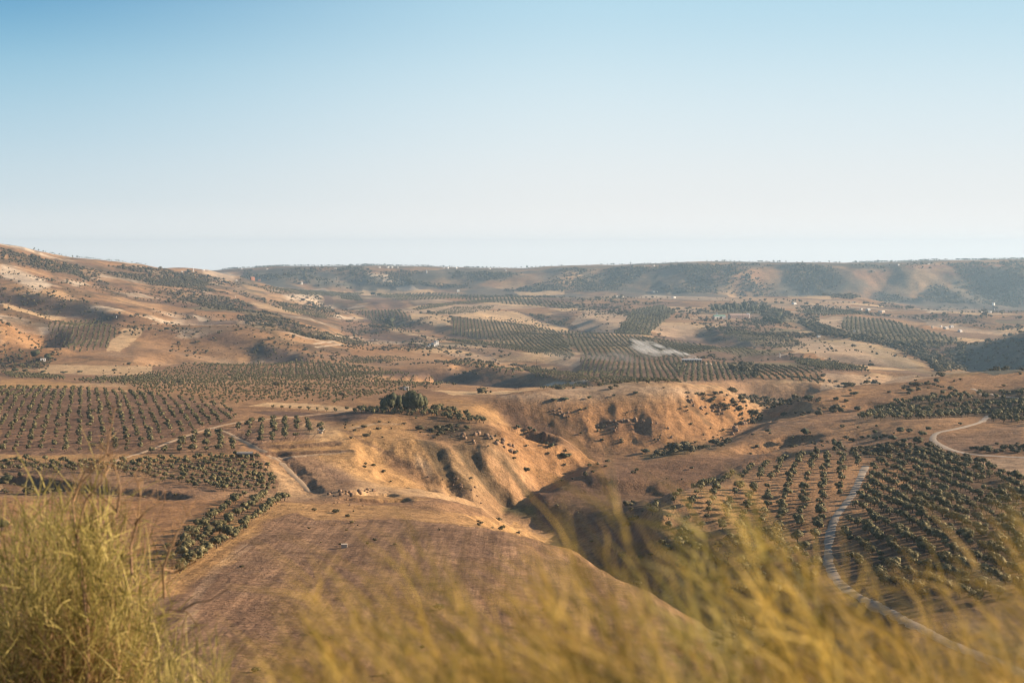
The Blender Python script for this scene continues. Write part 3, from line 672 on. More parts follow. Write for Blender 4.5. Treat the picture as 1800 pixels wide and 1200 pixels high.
# ------------------------------------------------------------------ vegetation
rng = np.random.RandomState(11)
def ico(sub):
    bm = bmesh.new(); bmesh.ops.create_icosphere(bm, subdivisions=sub, radius=1.0)
    v = np.array([x.co[:] for x in bm.verts]); f = np.array([[x.index for x in p.verts] for p in bm.faces]); bm.free(); return v, f
ICO = {k: ico(k) for k in (1, 2)}
def crown_arrays(rs, wid, hgt, lobes, sub, leaves, leaf, base=0.25, flat=1.0, core=0.8):
    """a crown of uneven lobes with leaf clumps standing off them; returns vertices, triangles (leaves are pairs of triangles)"""
    VV, FF, n0 = [], [], 0
    iv, if_ = ICO[sub]
    cs = []
    for k in range(lobes):
        if lobes == 1: c = np.array([0, 0, 0.5]); r = np.array([.5, .5, .5])
        else:
            an = 2 * np.pi * (k + rs.rand() * 0.7) / lobes; rad = rs.uniform(0.12, 0.30) if k else 0.05
            c = np.array([math.cos(an) * rad, math.sin(an) * rad, rs.uniform(0.36, 0.68)]); q = rs.uniform(0.22, 0.34); r = np.array([q, q, q * rs.uniform(0.75, 1.05)])
        v = iv * (1 + rs.uniform(-0.28, 0.28, (len(iv), 1))) * r * core
        cs.append((c, r)); VV.append((v + c)); FF.append(if_ + n0); n0 += len(v)
    if leaves:
        k = rs.randint(0, lobes, leaves); dirs = rs.normal(size=(leaves, 3)); dirs[:,2] += 0.25; dirs /= np.linalg.norm(dirs, axis=1)[:,None]
        c = np.array([cs[i][0] for i in k]); r = np.array([cs[i][1] for i in k])
        p = c + dirs * r * rs.uniform(0.82, 1.22, (leaves, 1))
        t1 = np.cross(dirs, rs.normal(size=(leaves, 3))); t1 /= np.linalg.norm(t1, axis=1)[:,None]
        t2 = np.cross(dirs, t1) * 0.6 + dirs * rs.uniform(-0.9, 0.9, (leaves, 1)); s = leaf * rs.uniform(0.6, 1.4, (leaves, 1))
        a = p + t1 * s; b = p + t2 * s; c_ = p - t1 * s * 0.7; d = p - t2 * s * 0.7
        VV.append(np.stack([a, b, c_, d], 1).reshape(-1, 3)); q = n0 + 4 * np.arange(leaves)[:,None]
        FF.append(np.concatenate([q + [0, 1, 2], q + [0, 2, 3]])); 
    V_ = np.concatenate(VV); F_ = np.concatenate(FF)
    V_ = V_ * [wid, wid, hgt * flat]; V_[:,2] += hgt * base * 0.0
    V_[:,2] = V_[:,2] * (1 - base) + hgt * base * 0.9
    return V_, F_
def trunk_arrays(rs, hgt, r0, limbs=3, sides=6, top=0.55):
    VV, FF, n0 = [], [], 0
    def tube(pts, rads):
        nonlocal n0
        pts = np.array(pts); m_ = len(pts)
        an = np.arange(sides) * 2 * np.pi / sides
        for k in range(m_):
            d = pts[min(k+1, m_-1)] - pts[max(k-1, 0)]; d = d / np.linalg.norm(d)
            x = np.cross(d, [0.3, 1, 0.1]); x /= np.linalg.norm(x); y = np.cross(d, x)
            VV.append(pts[k] + rads[k] * (np.cos(an)[:,None] * x + np.sin(an)[:,None] * y))
        for k in range(m_ - 1):
            for s in range(sides):
                a = n0 + k * sides + s; b = n0 + k * sides + (s + 1) % sides; FF.append((a, b, b + sides)); FF.append((a, b + sides, a + sides))
        n0 += m_ * sides
    fork = hgt * rs.uniform(0.2, 0.3); lean = rs.uniform(-0.08, 0.08, 2) * hgt
    tube([(0, 0, -0.4), (lean[0] * .3, lean[1] * .3, fork * .5), (lean[0], lean[1], fork)], [r0 * 1.35, r0, r0 * .85])
    for k in range(limbs):
        an = 2 * np.pi * (k + rs.rand() * .5) / limbs; sp = hgt * rs.uniform(0.14, 0.26)
        e = np.array([lean[0] + math.cos(an) * sp, lean[1] + math.sin(an) * sp, hgt * top * rs.uniform(0.85, 1.15)])
        s_ = np.array([lean[0], lean[1], fork * .95]); mid = (s_ + e) / 2 + [math.cos(an) * sp * .15, math.sin(an) * sp * .15, 0]
        tube([s_, mid, e], [r0 * .6, r0 * .42, r0 * .15])
    return np.concatenate(VV), np.array(FF)
def leaf_material(name, dark, mid_, light, sc=0.35):
    m, nt, b = new_mat(name); g = node(nt, 'ShaderNodeNewGeometry')
    n1 = node(nt, 'ShaderNodeTexNoise', _Scale=sc, _Detail=2.0); nt.links.new(g.outputs['Position'], n1.inputs['Vector'])
    n2 = node(nt, 'ShaderNodeTexNoise', _Scale=3.5, _Detail=3.0); nt.links.new(g.outputs['Position'], n2.inputs['Vector'])
    f = math_n(nt, 'ADD', math_n(nt, 'MULTIPLY', n1.outputs['Fac'], 0.5), math_n(nt, 'MULTIPLY', n2.outputs['Fac'], 0.3))
    f = math_n(nt, 'ADD', f, math_n(nt, 'MULTIPLY', g.outputs['Random Per Island'], 0.2))
    r_ = ramp(nt, f, [(0.36, dark), (0.5, mid_), (0.64, light)]); nt.links.new(r_.outputs[0], b.inputs['Base Color']); b.inputs['Roughness'].default_value = 0.75
    b.inputs['Specular IOR Level'].default_value = 0.25
    return m
M_OLIVE = leaf_material('olive_leaves', (.045,.043,.018), (.095,.086,.036), (.22,.19,.09), .5)
M_BUSH = leaf_material('bush_leaves', (.04,.036,.018), (.075,.064,.03), (.13,.105,.05))
M_DARK = leaf_material('dark_leaves', (.026,.032,.015), (.05,.056,.024), (.085,.088,.036))
M_BARK, _nt, _b = new_mat('bark'); _n = node(_nt, 'ShaderNodeTexNoise', _Scale=4.0, _Detail=5.0); _nt.links.new(ramp(_nt, _n.outputs['Fac'], [(0.3, (.07,.05,.035)), (0.7, (.22,.17,.12))]).outputs[0], _b.inputs['Base Color'])
def visible(u, v, x, y):
    c = cast(u, v - 1.5)
    return c is not None and abs(c[1] - y) < 0.06 * y + 5
def pix(X, Y, Z): return 900 + F * X / Y, VH - F * Z / Y
def in_poly(L, X, Y):
    ins = np.zeros(X.shape, bool)
    for k in range(len(L)):
        x0, y0 = L[k-1]; x1, y1 = L[k]
        if y0 == y1: continue
        ins ^= ((y0 > Y) != (y1 > Y)) & (X < (x1 - x0) * (Y - y0) / (y1 - y0) + x0)
    return ins
OLIVES = []   # x, y, height, area index, row, place in the row
AREAS = []
def orchard(area, poly, rowdir, s_row, s_in, hgt, jit=0.12, prob=0.94, n=5, off=(0, 0)):
    """trees set out on a lattice whose rows run along the line rowdir (two photo pixels)"""
    L = cast_line(list(poly) + [poly[0]], n)
    if len(L) < 3: return
    a, b = cast(*rowdir[0]), cast(*rowdir[1]); an = math.atan2(b[1] - a[1], b[0] - a[0])
    d = np.array([math.cos(an), math.sin(an)]); nrm = np.array([-d[1], d[0]])
    o = L.mean(0); q = (L - o) @ np.c_[d, nrm]; x0, y0 = q.min(0); x1, y1 = q.max(0)
    ii = np.arange(int(x0 / s_in) - 1, int(x1 / s_in) + 2); jj = np.arange(int(y0 / s_row) - 1, int(y1 / s_row) + 2)
    if len(ii) * len(jj) > 60000: return
    I, J = np.meshgrid(ii, jj); k = I.size
    s = I.ravel() * s_in + rng.normal(0, jit * s_in, k); t = J.ravel() * s_row + rng.normal(0, jit * s_row * 0.6, k)
    curve = 0.0
    X = o[0] + d[0] * s + nrm[0] * t; Y = o[1] + d[1] * s + nrm[1] * t
    gap = perlin(X / (s_row * 6), Y / (s_row * 6))
    ok = in_poly(L, X, Y) & (rng.rand(k) < prob) & (gap > -0.62)
    for Lr in ROADS:
        dd, _, _ = dist_line(Lr[::2], X, Y); ok &= dd > 3.4
    AREAS.append(area); ai = len(AREAS) - 1
    for x, y, r_, c_ in zip(X[ok], Y[ok], J.ravel()[ok], I.ravel()[ok]):
        OLIVES.append((x, y, hgt * rng.uniform(0.72, 1.22), ai, r_, c_))
BUSHES = []; BAREAS = []
def scatter(area, poly, count, size, clump=0.0, n=4, flat=0.7, pixel=True):
    """bushes strewn over a piece of ground"""
    L = cast_line(list(poly) + [poly[0]], n)
    if len(L) < 3: return
    x0, y0 = L.min(0); x1, y1 = L.max(0); BAREAS.append(area); ai = len(BAREAS) - 1; got = 0; tries = 0
    P_ = np.array(poly, float)
    while got < count and tries < 60:
        tries += 1; k = count * 3
        # even over the slope as seen from the valley
        U_ = rng.uniform(P_[:,0].min(), P_[:,0].max(), k) if pixel else None
        X = rng.uniform(x0, x1, k); Y = rng.uniform(y0, y1, k)
        ok = in_poly(L, X, Y)
        if clump: ok &= perlin(X / (clump), Y / (clump * 1.7)) > rng.uniform(-0.3, 0.55, k)
        for Lr in ROADS:
            if abs(Lr[:,1].mean() - Y.mean()) < 400: dd, _, _ = dist_line(Lr[::3], X, Y); ok &= dd > 3
        for x, y in zip(X[ok], Y[ok]):
            if got >= count: break
            BUSHES.append((x, y, size * float(np.clip(rng.lognormal(0, 0.4), 0.45, 2.4)), ai, 0)); got += 1
def bush_at(u, v, wpx, label, name='bush', kind='bush'):
    c = cast(u, v)
    if c: BUSHES.append((c[0], c[1], wpx * c[1] / F, (label, name, kind), 1))
orchard(('the big orchard at the left edge', 'column', 'left', 'tree'), [(0,682),(120,683),(250,690),(330,703),(400,714),(415,735),(385,750),(300,770),(200,796),(-60,797),(-80,682)], ((45,797),(57,758)), 5.2, 10.5, 2.8, prob=0.93)
orchard(('the wedge orchard below the dirt track', 'column', 'left', 'tree'), [(205,797),(300,775),(372,754),(395,760),(425,785),(405,797),(300,797)], ((250,797),(262,770)), 5.6, 9.5, 3.4)
orchard(('the small orchard right of the track fork', 'column', 'left', 'tree'), [(398,755),(440,741),(520,736),(578,755),(560,771),(450,782),(430,774)], ((445,780),(450,745)), 5.6, 10.5, 3.4, prob=0.9)
orchard(('the dense low orchard above the left field', 'row', 'top', 'tree'), [(-40,806),(200,813),(400,801),(455,799),(492,850),(487,866),(380,864),(300,848),(200,832),(100,832),(-40,826)], ((330,812),(440,850)), 4.8, 4.2, 2.6, prob=0.95)
for k, pl in enumerate(([(425,872),(300,972)], [(468,872),(395,925),(300,990)], [(500,874),(445,915),(405,945),(360,970),(310,1012)])):
    L = cast_line(pl, 14); AREAS.append((('the upper', 'the middle', 'the lower')[k] + ' slanting tree line beside the tilled field', 'row', 'x', 'tree'))
    seg = np.r_[0, np.cumsum(np.hypot(*(L[1:] - L[:-1]).T))]
    for c_, s_ in enumerate(np.arange(0, seg[-1], 4.2)):
        OLIVES.append((np.interp(s_, seg, L[:,0]) + rng.normal(0, .8), np.interp(s_, seg, L[:,1]) + rng.normal(0, .8), rng.uniform(2.2, 3.4), len(AREAS) - 1, 0, c_))
orchard(('mid', ), [(215,662),(330,641),(430,639),(560,636),(690,652),(790,672),(700,690),(640,700),(600,711),(480,705),(400,712),(330,698),(240,686)], ((430,706),(620,672)), 8.0, 4.8, 2.1, jit=0.18, prob=0.68)
orchard(('mid', ), [(330,641),(560,634),(700,652),(560,668),(440,664)], ((430,662),(450,640)), 6.5, 7.5, 2.5, jit=0.12, prob=0.7)
L = cast_line([(478,717),(600,722)], 8)
AREAS.append(('the short line on the straw strip', 'row', 'x', 'tree'))
for c_, u_ in enumerate((480, 495, 510, 527, 542, 558, 574, 590)):
    c = cast(u_, 718 + c_ * 0.8); OLIVES.append((c[0], c[1], 2.6, len(AREAS) - 1, 0, c_))
orchard(('the dark line running from the eucalyptus clump', 'row', 'top', 'tree'), [(612,722),(680,722),(745,717),(800,722),(848,738),(862,748),(830,744),(770,736),(740,731),(680,728),(615,726)], ((620,725),(740,727)), 4.6, 4.0, 3.3, jit=0.25, prob=0.97)
orchard(('mid', ), [(0,655),(20,655),(110,662),(115,668),(20,664)], ((10,660),(110,664)), 6, 5, 3.0)
orchard(('mid', ), [(60,652),(0,640),(0,610),(60,622),(100,630),(70,640)], ((0,640),(60,650)), 12, 7, 3.4, jit=.3, prob=.6)
orchard(('mid', ), [(130,668),(280,658),(300,668),(240,678),(150,674)], ((130,668),(280,668)), 9, 6, 3.0, jit=.25, prob=.7)
orchard(('far', ), [(85,568),(175,562),(195,575),(210,583),(190,612),(140,620),(100,608),(86,590)], ((120,612),(150,566)), 7.0, 6.0, 3.1, prob=.85)
orchard(('far', ), [(795,558),(850,563),(905,568),(960,576),(985,585),(1010,627),(930,617),(860,598),(795,588)], ((860,596),(850,565)), 7.4, 5.1, 3.0, jit=.07)
orchard(('far', ), [(985,581),(1100,590),(1200,600),(1260,612),(1200,628),(1130,628),(1030,628),(1005,610)], ((1080,626),(1040,586)), 7.4, 5.1, 3.0, jit=.07)
orchard(('far', ), [(1022,630),(1115,626),(1200,630),(1205,650),(1190,668),(1090,666),(1015,660)], ((1080,660),(1090,630)), 6.2, 4.7, 2.8, jit=.07)
orchard(('far', ), [(1180,640),(1240,637),(1310,643),(1330,660),(1310,670),(1200,672)], ((1250,668),(1245,640)), 5.9, 5.1, 3.3, jit=.12)
orchard(('far', ), [(1310,660),(1345,642),(1440,650),(1450,672),(1440,676),(1380,668),(1320,668)], ((1420,674),(1370,645)), 7.0, 4.7, 3.0, jit=.07)
orchard(('far', ), [(1385,628),(1440,636),(1520,648),(1530,655),(1440,650),(1400,640)], ((1400,640),(1520,652)), 6.2, 4.7, 3.9, jit=.15)
orchard(('far', ), [(1262,583),(1310,581),(1390,592),(1420,608),(1360,612),(1300,598)], ((1300,585),(1400,605)), 7.0, 6.0, 2.3, jit=.07)
orchard(('far', ), [(1240,612),(1300,610),(1370,624),(1300,627)], ((1260,612),(1280,626)), 7.8, 6.0, 2.0, jit=.07)
orchard(('far', ), [(655,518),(760,515),(900,522),(1010,533),(1000,543),(900,535),(800,525),(700,528)], ((800,524),(805,518)), 11.7, 7.6, 4.3, jit=.1)
orchard(('far', ), [(725,545),(745,537),(860,527),(880,531),(800,536),(745,545)], ((740,542),(860,530)), 10.9, 6.8, 3.9)
orchard(('far', ), [(740,552),(800,540),(870,538),(860,546),(800,553)], ((800,552),(870,540)), 12.5, 6.8, 3.1, prob=.8)
orchard(('far', ), [(630,548),(700,545),(725,558),(722,565),(680,560),(640,556)], ((680,560),(676,546)), 8.6, 6.8, 3.5)
orchard(('far', ), [(640,556),(700,562),(720,574),(660,572)], ((640,560),(700,570)), 10.1, 7.6, 3.1, prob=.7)
orchard(('far', ), [(600,518),(630,520),(640,530),(600,526)], ((600,520),(640,528)), 10.9, 7.6, 3.9)
orchard(('far', ), [(780,594),(900,606),(1010,624),(1000,632),(900,616),(790,600)], ((790,597),(1000,627)), 8.6, 6.8, 3.0, prob=.8)
orchard(('far', ), [(600,628),(680,626),(740,632),(640,640),(600,638)], ((600,632),(740,632)), 6.2, 5.1, 2.3, prob=.8)
orchard(('far', ), [(788,637),(850,640),(920,652),(900,658),(850,650)], ((800,640),(815,636)), 7.0, 5.1, 2.5)
orchard(('far', ), [(920,645),(1000,655),(1060,668),(1000,672),(940,662)], ((960,665),(1010,655)), 6.2, 4.2, 2.5, prob=.9)
orchard(('far', ), [(940,684),(1020,674),(1060,662),(1200,670),(1180,674),(1050,676),(980,684)], ((960,680),(1180,672)), 6.2, 4.2, 2.7, prob=.8)
orchard(('far', ), [(1485,557),(1560,563),(1640,585),(1690,598),(1650,608),(1560,602),(1500,592),(1480,575)], ((1540,595),(1530,562)), 9.4, 6.0, 4.1)
orchard(('far', ), [(1112,545),(1165,536),(1188,548),(1160,570),(1140,590),(1078,586),(1100,565)], ((1100,580),(1120,548)), 8.6, 6.8, 4.3, jit=.25)
orchard(('far', ), [(1400,548),(1500,545),(1520,552),(1440,556)], ((1400,550),(1500,550)), 10.9, 8.5, 4.7, jit=.3)
orchard(('far', ), [(450,505),(560,512),(640,516),(600,522),(480,516)], ((480,510),(600,518)), 12.5, 9.3, 4.3, jit=.25, prob=.8)
orchard(('far', ), [(490,530),(540,540),(600,556),(560,560),(500,548)], ((500,540),(590,556)), 10.1, 6.8, 3.5, prob=.85)
orchard(('far', ), [(540,580),(600,590),(640,606),(560,596)], ((550,585),(600,600)), 7.0, 5.1, 2.7, prob=.85)
orchard(('the orchard left of the paved farm road', 'column', 'left', 'tree'), [(1130,908),(1150,888),(1230,852),(1330,820),(1420,800),(1530,802),(1515,830),(1496,868),(1468,890),(1450,930),(1400,945),(1300,945),(1180,925)], ((1418,867),(1430,813)), 6.0, 6.4, 2.9, jit=0.15, prob=.96)
orchard(('the orchard right of the paved farm road', 'row', 'top', 'tree'), [(1532,812),(1620,797),(1690,806),(1740,818),(1800,850),(1960,900),(1960,1040),(1800,1050),(1700,1060),(1600,1050),(1500,1000),(1475,950),(1492,890),(1520,846)], ((1645,802),(1800,856)), 6.0, 4.6, 3.1, jit=0.14, prob=.95)
orchard(('the shaded trees below the left orchard', 'row', 'top', 'tree'), [(1170,925),(1300,945),(1450,945),(1440,1040),(1330,1070),(1200,1010),(1150,960)], ((1180,940),(1420,960)), 6.8, 6.2, 3.4, jit=0.3, prob=.75)
orchard(('the terraces of the right hill', 'terrace', 'top', 'tree'), [(1500,742),(1540,718),(1640,693),(1700,690),(1800,684),(1900,684),(1900,728),(1750,731),(1600,737)], ((1600,712),(1800,708)), 6.5, 5.0, 3.6, jit=0.3, prob=.85)
orchard(('the grove above the road bend', 'row', 'top', 'tree'), [(1735,728),(1800,722),(1900,722),(1900,748),(1800,746),(1745,742)], ((1740,735),(1900,735)), 7, 6, 3.6, jit=.3, prob=.8)

scatter('on the orange cliff face of the flat topped hill', [(1000,720),(1150,700),(1240,700),(1320,745),(1270,775),(1100,790),(1020,765)], 34, 1.7, 30)
scatter('on the grassy slope left of the ravine', [(880,752),(1000,790),(1085,820),(1050,838),(950,862),(860,830),(800,790)], 34, 1.7, 30)
scatter('on the scrubby brow below the eucalyptus clump', [(722,735),(790,738),(850,752),(880,770),(870,790),(800,778),(740,765)], 44, 2.0, 25)
scatter('on the terraced slope above the rubble', [(600,742),(700,735),(800,800),(850,850),(760,870),(640,830)], 26, 1.6, 30)
scatter('on the shaded bank right of the ravine', [(950,880),(1090,830),(1250,815),(1130,905),(1180,990),(1140,1080),(1080,1000)], 34, 1.9, 25)
scatter('along the stream bed', [(1130,806),(1160,788),(1200,778),(1300,776),(1260,792),(1190,800)], 46, 3.6, 0)
scatter('on the brown crest of the right hill', [(1350,730),(1400,707),(1500,683),(1700,658),(1800,652),(1800,676),(1690,688),(1560,712),(1450,738)], 60, 3.0, 60)
scatter('on the open slope left of the road bend', [(1200,800),(1300,768),(1500,745),(1630,742),(1620,790),(1450,795),(1300,800)], 30, 2.2, 40)
scatter('on the scrub strip above the right orchards', [(1430,797),(1560,782),(1625,782),(1690,802),(1740,816),(1600,806)], 110, 2.6, 0)
scatter('on the bank beside the road', [(1690,790),(1740,782),(1850,776),(1850,796),(1760,798)], 40, 2.6, 0)
scatter('in the ravine mouth', [(1215,1105),(1300,1080),(1400,1090),(1380,1160),(1250,1150)], 20, 2.6, 0)
scatter('on the bare strip beyond the tilled field', [(500,885),(620,895),(760,898),(900,925),(960,950),(760,905),(560,912)], 22, 2.0, 25)
scatter('on the bank at the foot of the dense orchard', [(0,832),(100,846),(250,860),(330,870),(300,876),(0,868)], 40, 2.0, 0)
scatter('on the tilled field', [(490,905),(900,945),(1080,1010),(1180,1100),(1100,1190),(300,1190),(330,1020)], 26, 1.1, 60)
S = lambda poly, cnt, size, clump=80: scatter('far', poly, cnt, size, clump)
S([(1200,690),(1290,690),(1340,735),(1330,745)], 96, 2.2)
S([(1240,680),(1380,700),(1420,700),(1350,730),(1300,710)], 256, 2.6)
S([(870,697),(1000,683),(1250,681),(1150,693),(985,708)], 19, 2.4)
S([(700,735),(860,700),(950,690),(850,690)], 19, 2.4)
S([(0,436),(100,460),(330,475),(420,500),(300,505),(100,480),(0,462)], 2200, 4.2, 160)
S([(100,470),(330,490),(500,560),(620,600),(560,598),(430,565),(300,520),(150,492)], 4600, 3.4, 150)
S([(330,480),(420,495),(560,520),(600,560),(500,545),(400,510)], 960, 4.6, 200)
S([(0,500),(130,530),(250,560),(180,560),(0,530)], 96, 3.0)
S([(0,555),(60,570),(110,622),(80,650),(0,650)], 208, 2.8)
S([(300,575),(500,585),(600,625),(540,640),(300,630)], 192, 2.4)
S([(600,600),(760,605),(900,635),(1000,655),(940,670),(700,645),(600,625)], 672, 2.8, 90)
S([(600,560),(720,575),(780,600),(700,604),(600,592)], 320, 3.4, 90)
S([(900,520),(1100,528),(1240,535),(1260,575),(1000,545),(900,530)], 672, 5.5, 200)
S([(905,548),(960,556),(1010,575),(980,572)], 112, 4)
S([(1240,560),(1360,562),(1460,600),(1350,592),(1240,580)], 672, 4.2, 120)
S([(1400,566),(1440,588),(1500,598),(1560,608),(1620,632),(1650,655),(1700,648),(1660,632),(1600,605),(1500,590),(1440,570)], 2080, 5.2, 0)  # far tree belt, baked into the scrub mesh
S([(1245,536),(1340,531),(1380,549),(1445,560),(1430,570),(1345,553),(1250,546)], 416, 6.5, 0)
S([(1340,552),(1372,549),(1380,568),(1340,570)], 144, 7.5, 0)
S([(1600,600),(1700,604),(1700,640),(1640,650)], 480, 5, 0)
S([(1400,535),(1600,545),(1800,560),(1800,585),(1600,560),(1400,545)], 480, 5.5, 260)
S([(1280,640),(1340,645),(1330,665),(1290,668)], 96, 5)
S([(1440,650),(1560,655),(1700,660),(1600,675),(1450,685)], 144, 3.2)
S([(1690,606),(1800,590),(1900,585),(1900,640),(1740,655),(1700,645)], 384, 4.5, 0)
S([(640,512),(900,520),(1300,525),(1500,532),(1800,545),(1800,555),(1400,536),(900,526),(600,520)], 800, 6, 200)
S([(640,500),(640,476),(900,480),(1200,466),(1500,466),(1800,461),(1800,538),(1500,526),(1200,515),(900,512)], 8000, 6.5, 200)
S([(420,498),(430,476),(640,470),(640,505)], 960, 7, 160)
S([(650,560),(700,560),(690,580),(650,575)], 112, 5, 0)

S([(0,470),(200,500),(420,550),(600,600),(600,640),(300,600),(0,560)], 1100, 2.8, 120)
S([(600,545),(1000,545),(1400,560),(1700,600),(1600,640),(1000,640),(600,620)], 1500, 3.4, 130)
S([(0,740),(0,640),(300,640),(600,640),(900,690),(700,720)], 260, 2.0, 90)

# skyline woods and villages' trees on the escarpment
SKY = []
for u in np.arange(380, 1900, 0.8):
    dens = 0.9 if (400 < u < 620) else (0.75 if 620 < u < 880 else (0.25 if u < 1500 else 0.85))
    dens *= 0.55 + 0.45 * math.sin(u * 0.05) * math.sin(u * 0.021 + 1)
    if rng.rand() < dens:
        i = int(np.interp((u - 900) / F, AX, np.arange(NA))); Vc = VH - F * H[:,i] / YN; j = int(np.argmin(np.where(YN > 3900, Vc, 1e9)))
        for q in range(rng.randint(1, 3)):
            y = YN[j] + rng.uniform(-60, 90); SKY.append(((u - 900) / F * y, y, rng.uniform(4, 9.5) * (1.3 if rng.rand() < .12 else 1)))
for u in list(np.arange(60, 260, 4)):
    if rng.rand() < .6:
        i = int(np.interp((u - 900) / F, AX, np.arange(NA))); Vc = VH - F * H[:,i] / YN; m_ = (YN > 3000) & (YN < 4600); j = int(np.argmin(np.where(m_, Vc, 1e9)))
        y = YN[j]; SKY.append(((u - 900) / F * y, y, rng.uniform(3, 6.5)))

def bake(name, pts, kind, mats, lods, label=None):
    """many small plants as one mesh; lods: list of (min apparent size, [variants])"""
    VV, FF, MI, n0 = [], [], [], 0
    for x, y, h, wr in pts:
        app = h / y * F
        for lim, vs in lods:
            if app >= lim: break
        v, f, mi = vs[rng.randint(len(vs))]
        z = float(height(x, y)[0]); a = rng.rand() * 6.283; c_, s_ = math.cos(a), math.sin(a)
        sx = h * wr; q = np.empty_like(v)
        q[:,0] = (v[:,0] * c_ - v[:,1] * s_) * sx + x; q[:,1] = (v[:,0] * s_ + v[:,1] * c_) * sx + y; q[:,2] = v[:,2] * h + z
        VV.append(q); FF.append(f + n0); MI.append(mi); n0 += len(v)
    if not VV: return
    me = np_mesh(name, np.concatenate(VV), np.concatenate(FF))
    me.polygons.foreach_set('material_index', np.concatenate(MI).astype(np.int32)[:len(me.polygons)])
    o = link(name, me)
    for m_ in mats: me.materials.append(m_)
    tag(o, kind=kind, label=label); return o
def tree_variant(rs, lobes, sub, leaves, leaf, trunk, base=0.12, wide=1.0):
    v, f = crown_arrays(rs, wide, 1.0, lobes, sub, leaves, leaf, base); mi = np.zeros(len(f), int)
    if trunk:
        tv, tf = trunk_arrays(rs, 1.0, 0.05, 2, 4); f = np.concatenate([f, tf + len(v)]); v = np.concatenate([v, tv]); mi = np.r_[mi, np.ones(len(tf), int)]
    return v, f, mi
rs_ = np.random.RandomState(5)
LOD_T = [(9, [tree_variant(rs_, 6, 1, 90, 0.07, True) for _ in range(7)]), (4.5, [tree_variant(rs_, 4, 1, 34, 0.10, True) for _ in range(7)]), (0, [tree_variant(rs_, 1, 1, 10, 0.2, False, 0.12) for _ in range(7)])]
LOD_B = [(5, [tree_variant(rs_, 5, 1, 60, 0.09, False, 0.0, 1.5) for _ in range(7)]), (0, [tree_variant(rs_, 1, 1, 10, 0.2, False, 0.0, 1.5) for _ in range(7)])]
LOD_S = [(0, [tree_variant(rs_, 3, 1, 16, 0.14, False, 0.05, 1.0) for _ in range(7)])]

# the olive trees that show largest stand as trees of their own, with trunk and crown
def ordinal(n):
    return {1: 'first', 2: 'second', 3: 'third', 4: 'fourth', 5: 'fifth', 6: 'sixth', 7: 'seventh', 8: 'eighth', 9: 'ninth', 10: 'tenth', 11: 'eleventh', 12: 'twelfth'}.get(n) or (str(n) + ('th' if 10 <= n % 100 <= 20 else {1: 'st', 2: 'nd', 3: 'rd'}.get(n % 10, 'th')))
cand = []
for k, (x, y, h, ai, r_, c_) in enumerate(OLIVES):
    z = float(height(x, y)[0]); u, v = pix(x, y, z + h * 0.5)
    if -8 < u < 1808 and v < 1190 and len(AREAS[ai]) > 1 and visible(u, v - h / y * F * 0.4, x, y): cand.append((h / y, k, u, v, z))
cand.sort(reverse=True); cand = cand[:300]; chosen = {c[1] for c in cand}
print('olives', len(OLIVES), 'bushes', len(BUSHES), 'individual', len(cand), 'smallest', cand[-1][0] * F if cand else 0)
by = {}
for _, k, u, v, z in cand: by.setdefault((OLIVES[k][3], OLIVES[k][4]), []).append((u, v, k, z))
protos = []
rs_ = np.random.RandomState(21)
for q in range(7):
    v, f = crown_arrays(rs_, 1.05, 1.0, 8, 2, 620, 0.04, 0.14); crown = np_mesh('olive_crown', v, f); crown.materials.append(M_OLIVE)
    tv, tf = trunk_arrays(rs_, 1.0, 0.05, 4, 7); tr = np_mesh('olive_trunk', tv, tf, True); tr.materials.append(M_BARK)
    protos.append((tr, crown))
src = None
areas_rows = {}
for (ai, r_), lst in by.items():
    au = AREAS[ai]; areas_rows.setdefault(ai, []).append((r_, sum(p[0] for p in lst) / len(lst), sum(p[1] for p in lst) / len(lst), lst))
for ai, rows in areas_rows.items():
    place, word, ref, tw = AREAS[ai]
    rows.sort(key=lambda t: t[1] if ref == 'left' else t[2])
    for rn, (r_, mu, mv, lst) in enumerate(rows, 1):
        deep = word == 'column'
        lst.sort(key=lambda t: -t[1] if deep else t[0])
        for tn, (u, v, k, z) in enumerate(lst, 1):
            x, y, h, *_ = OLIVES[k]
            if ref == 'x': lab = '%s olive from the left in %s' % (ordinal(tn), place.replace('the ', '', 1))
            elif ref == 'left': lab = '%s olive of %s column in %s' % (ordinal(tn), ordinal(rn), place.replace('the ', '', 1))
            else: lab = '%s olive of %s row in %s' % (ordinal(tn), ordinal(rn), place.replace('the ', '', 1))
            root = bpy.data.objects.new('olive_tree', None); col.objects.link(root); root.location = (x, y, z - 0.05); root.rotation_euler = (0, 0, rng.rand() * 6.28); root.empty_display_size = 0.5
            s = h; root.scale = (s * rng.uniform(.9, 1.15), s * rng.uniform(.9, 1.15), s)
            tag(root, lab, 'olive tree', 'olive trees planted in orchard rows')
            tr, cr = protos[rng.randint(7)]
            link('trunk', tr, None, root); link('crown', cr, None, root)
bake('orchard_trees', [(o[0], o[1], o[2], rng.uniform(.9, 1.15)) for k, o in enumerate(OLIVES) if k not in chosen], 'stuff', [M_OLIVE, M_BARK], LOD_T, 'olive trees of the farther orchards, too many to tell apart')

# single bushes: the largest as things of their own
rs_ = np.random.RandomState(31); bp_ = []
for q in range(6):
    v, f = crown_arrays(rs_, 1.35, 1.0, 7, 2, 300, 0.055, 0.0); m_ = np_mesh('bush', v, f); m_.materials.append(M_BUSH); bp_.append(m_)
    
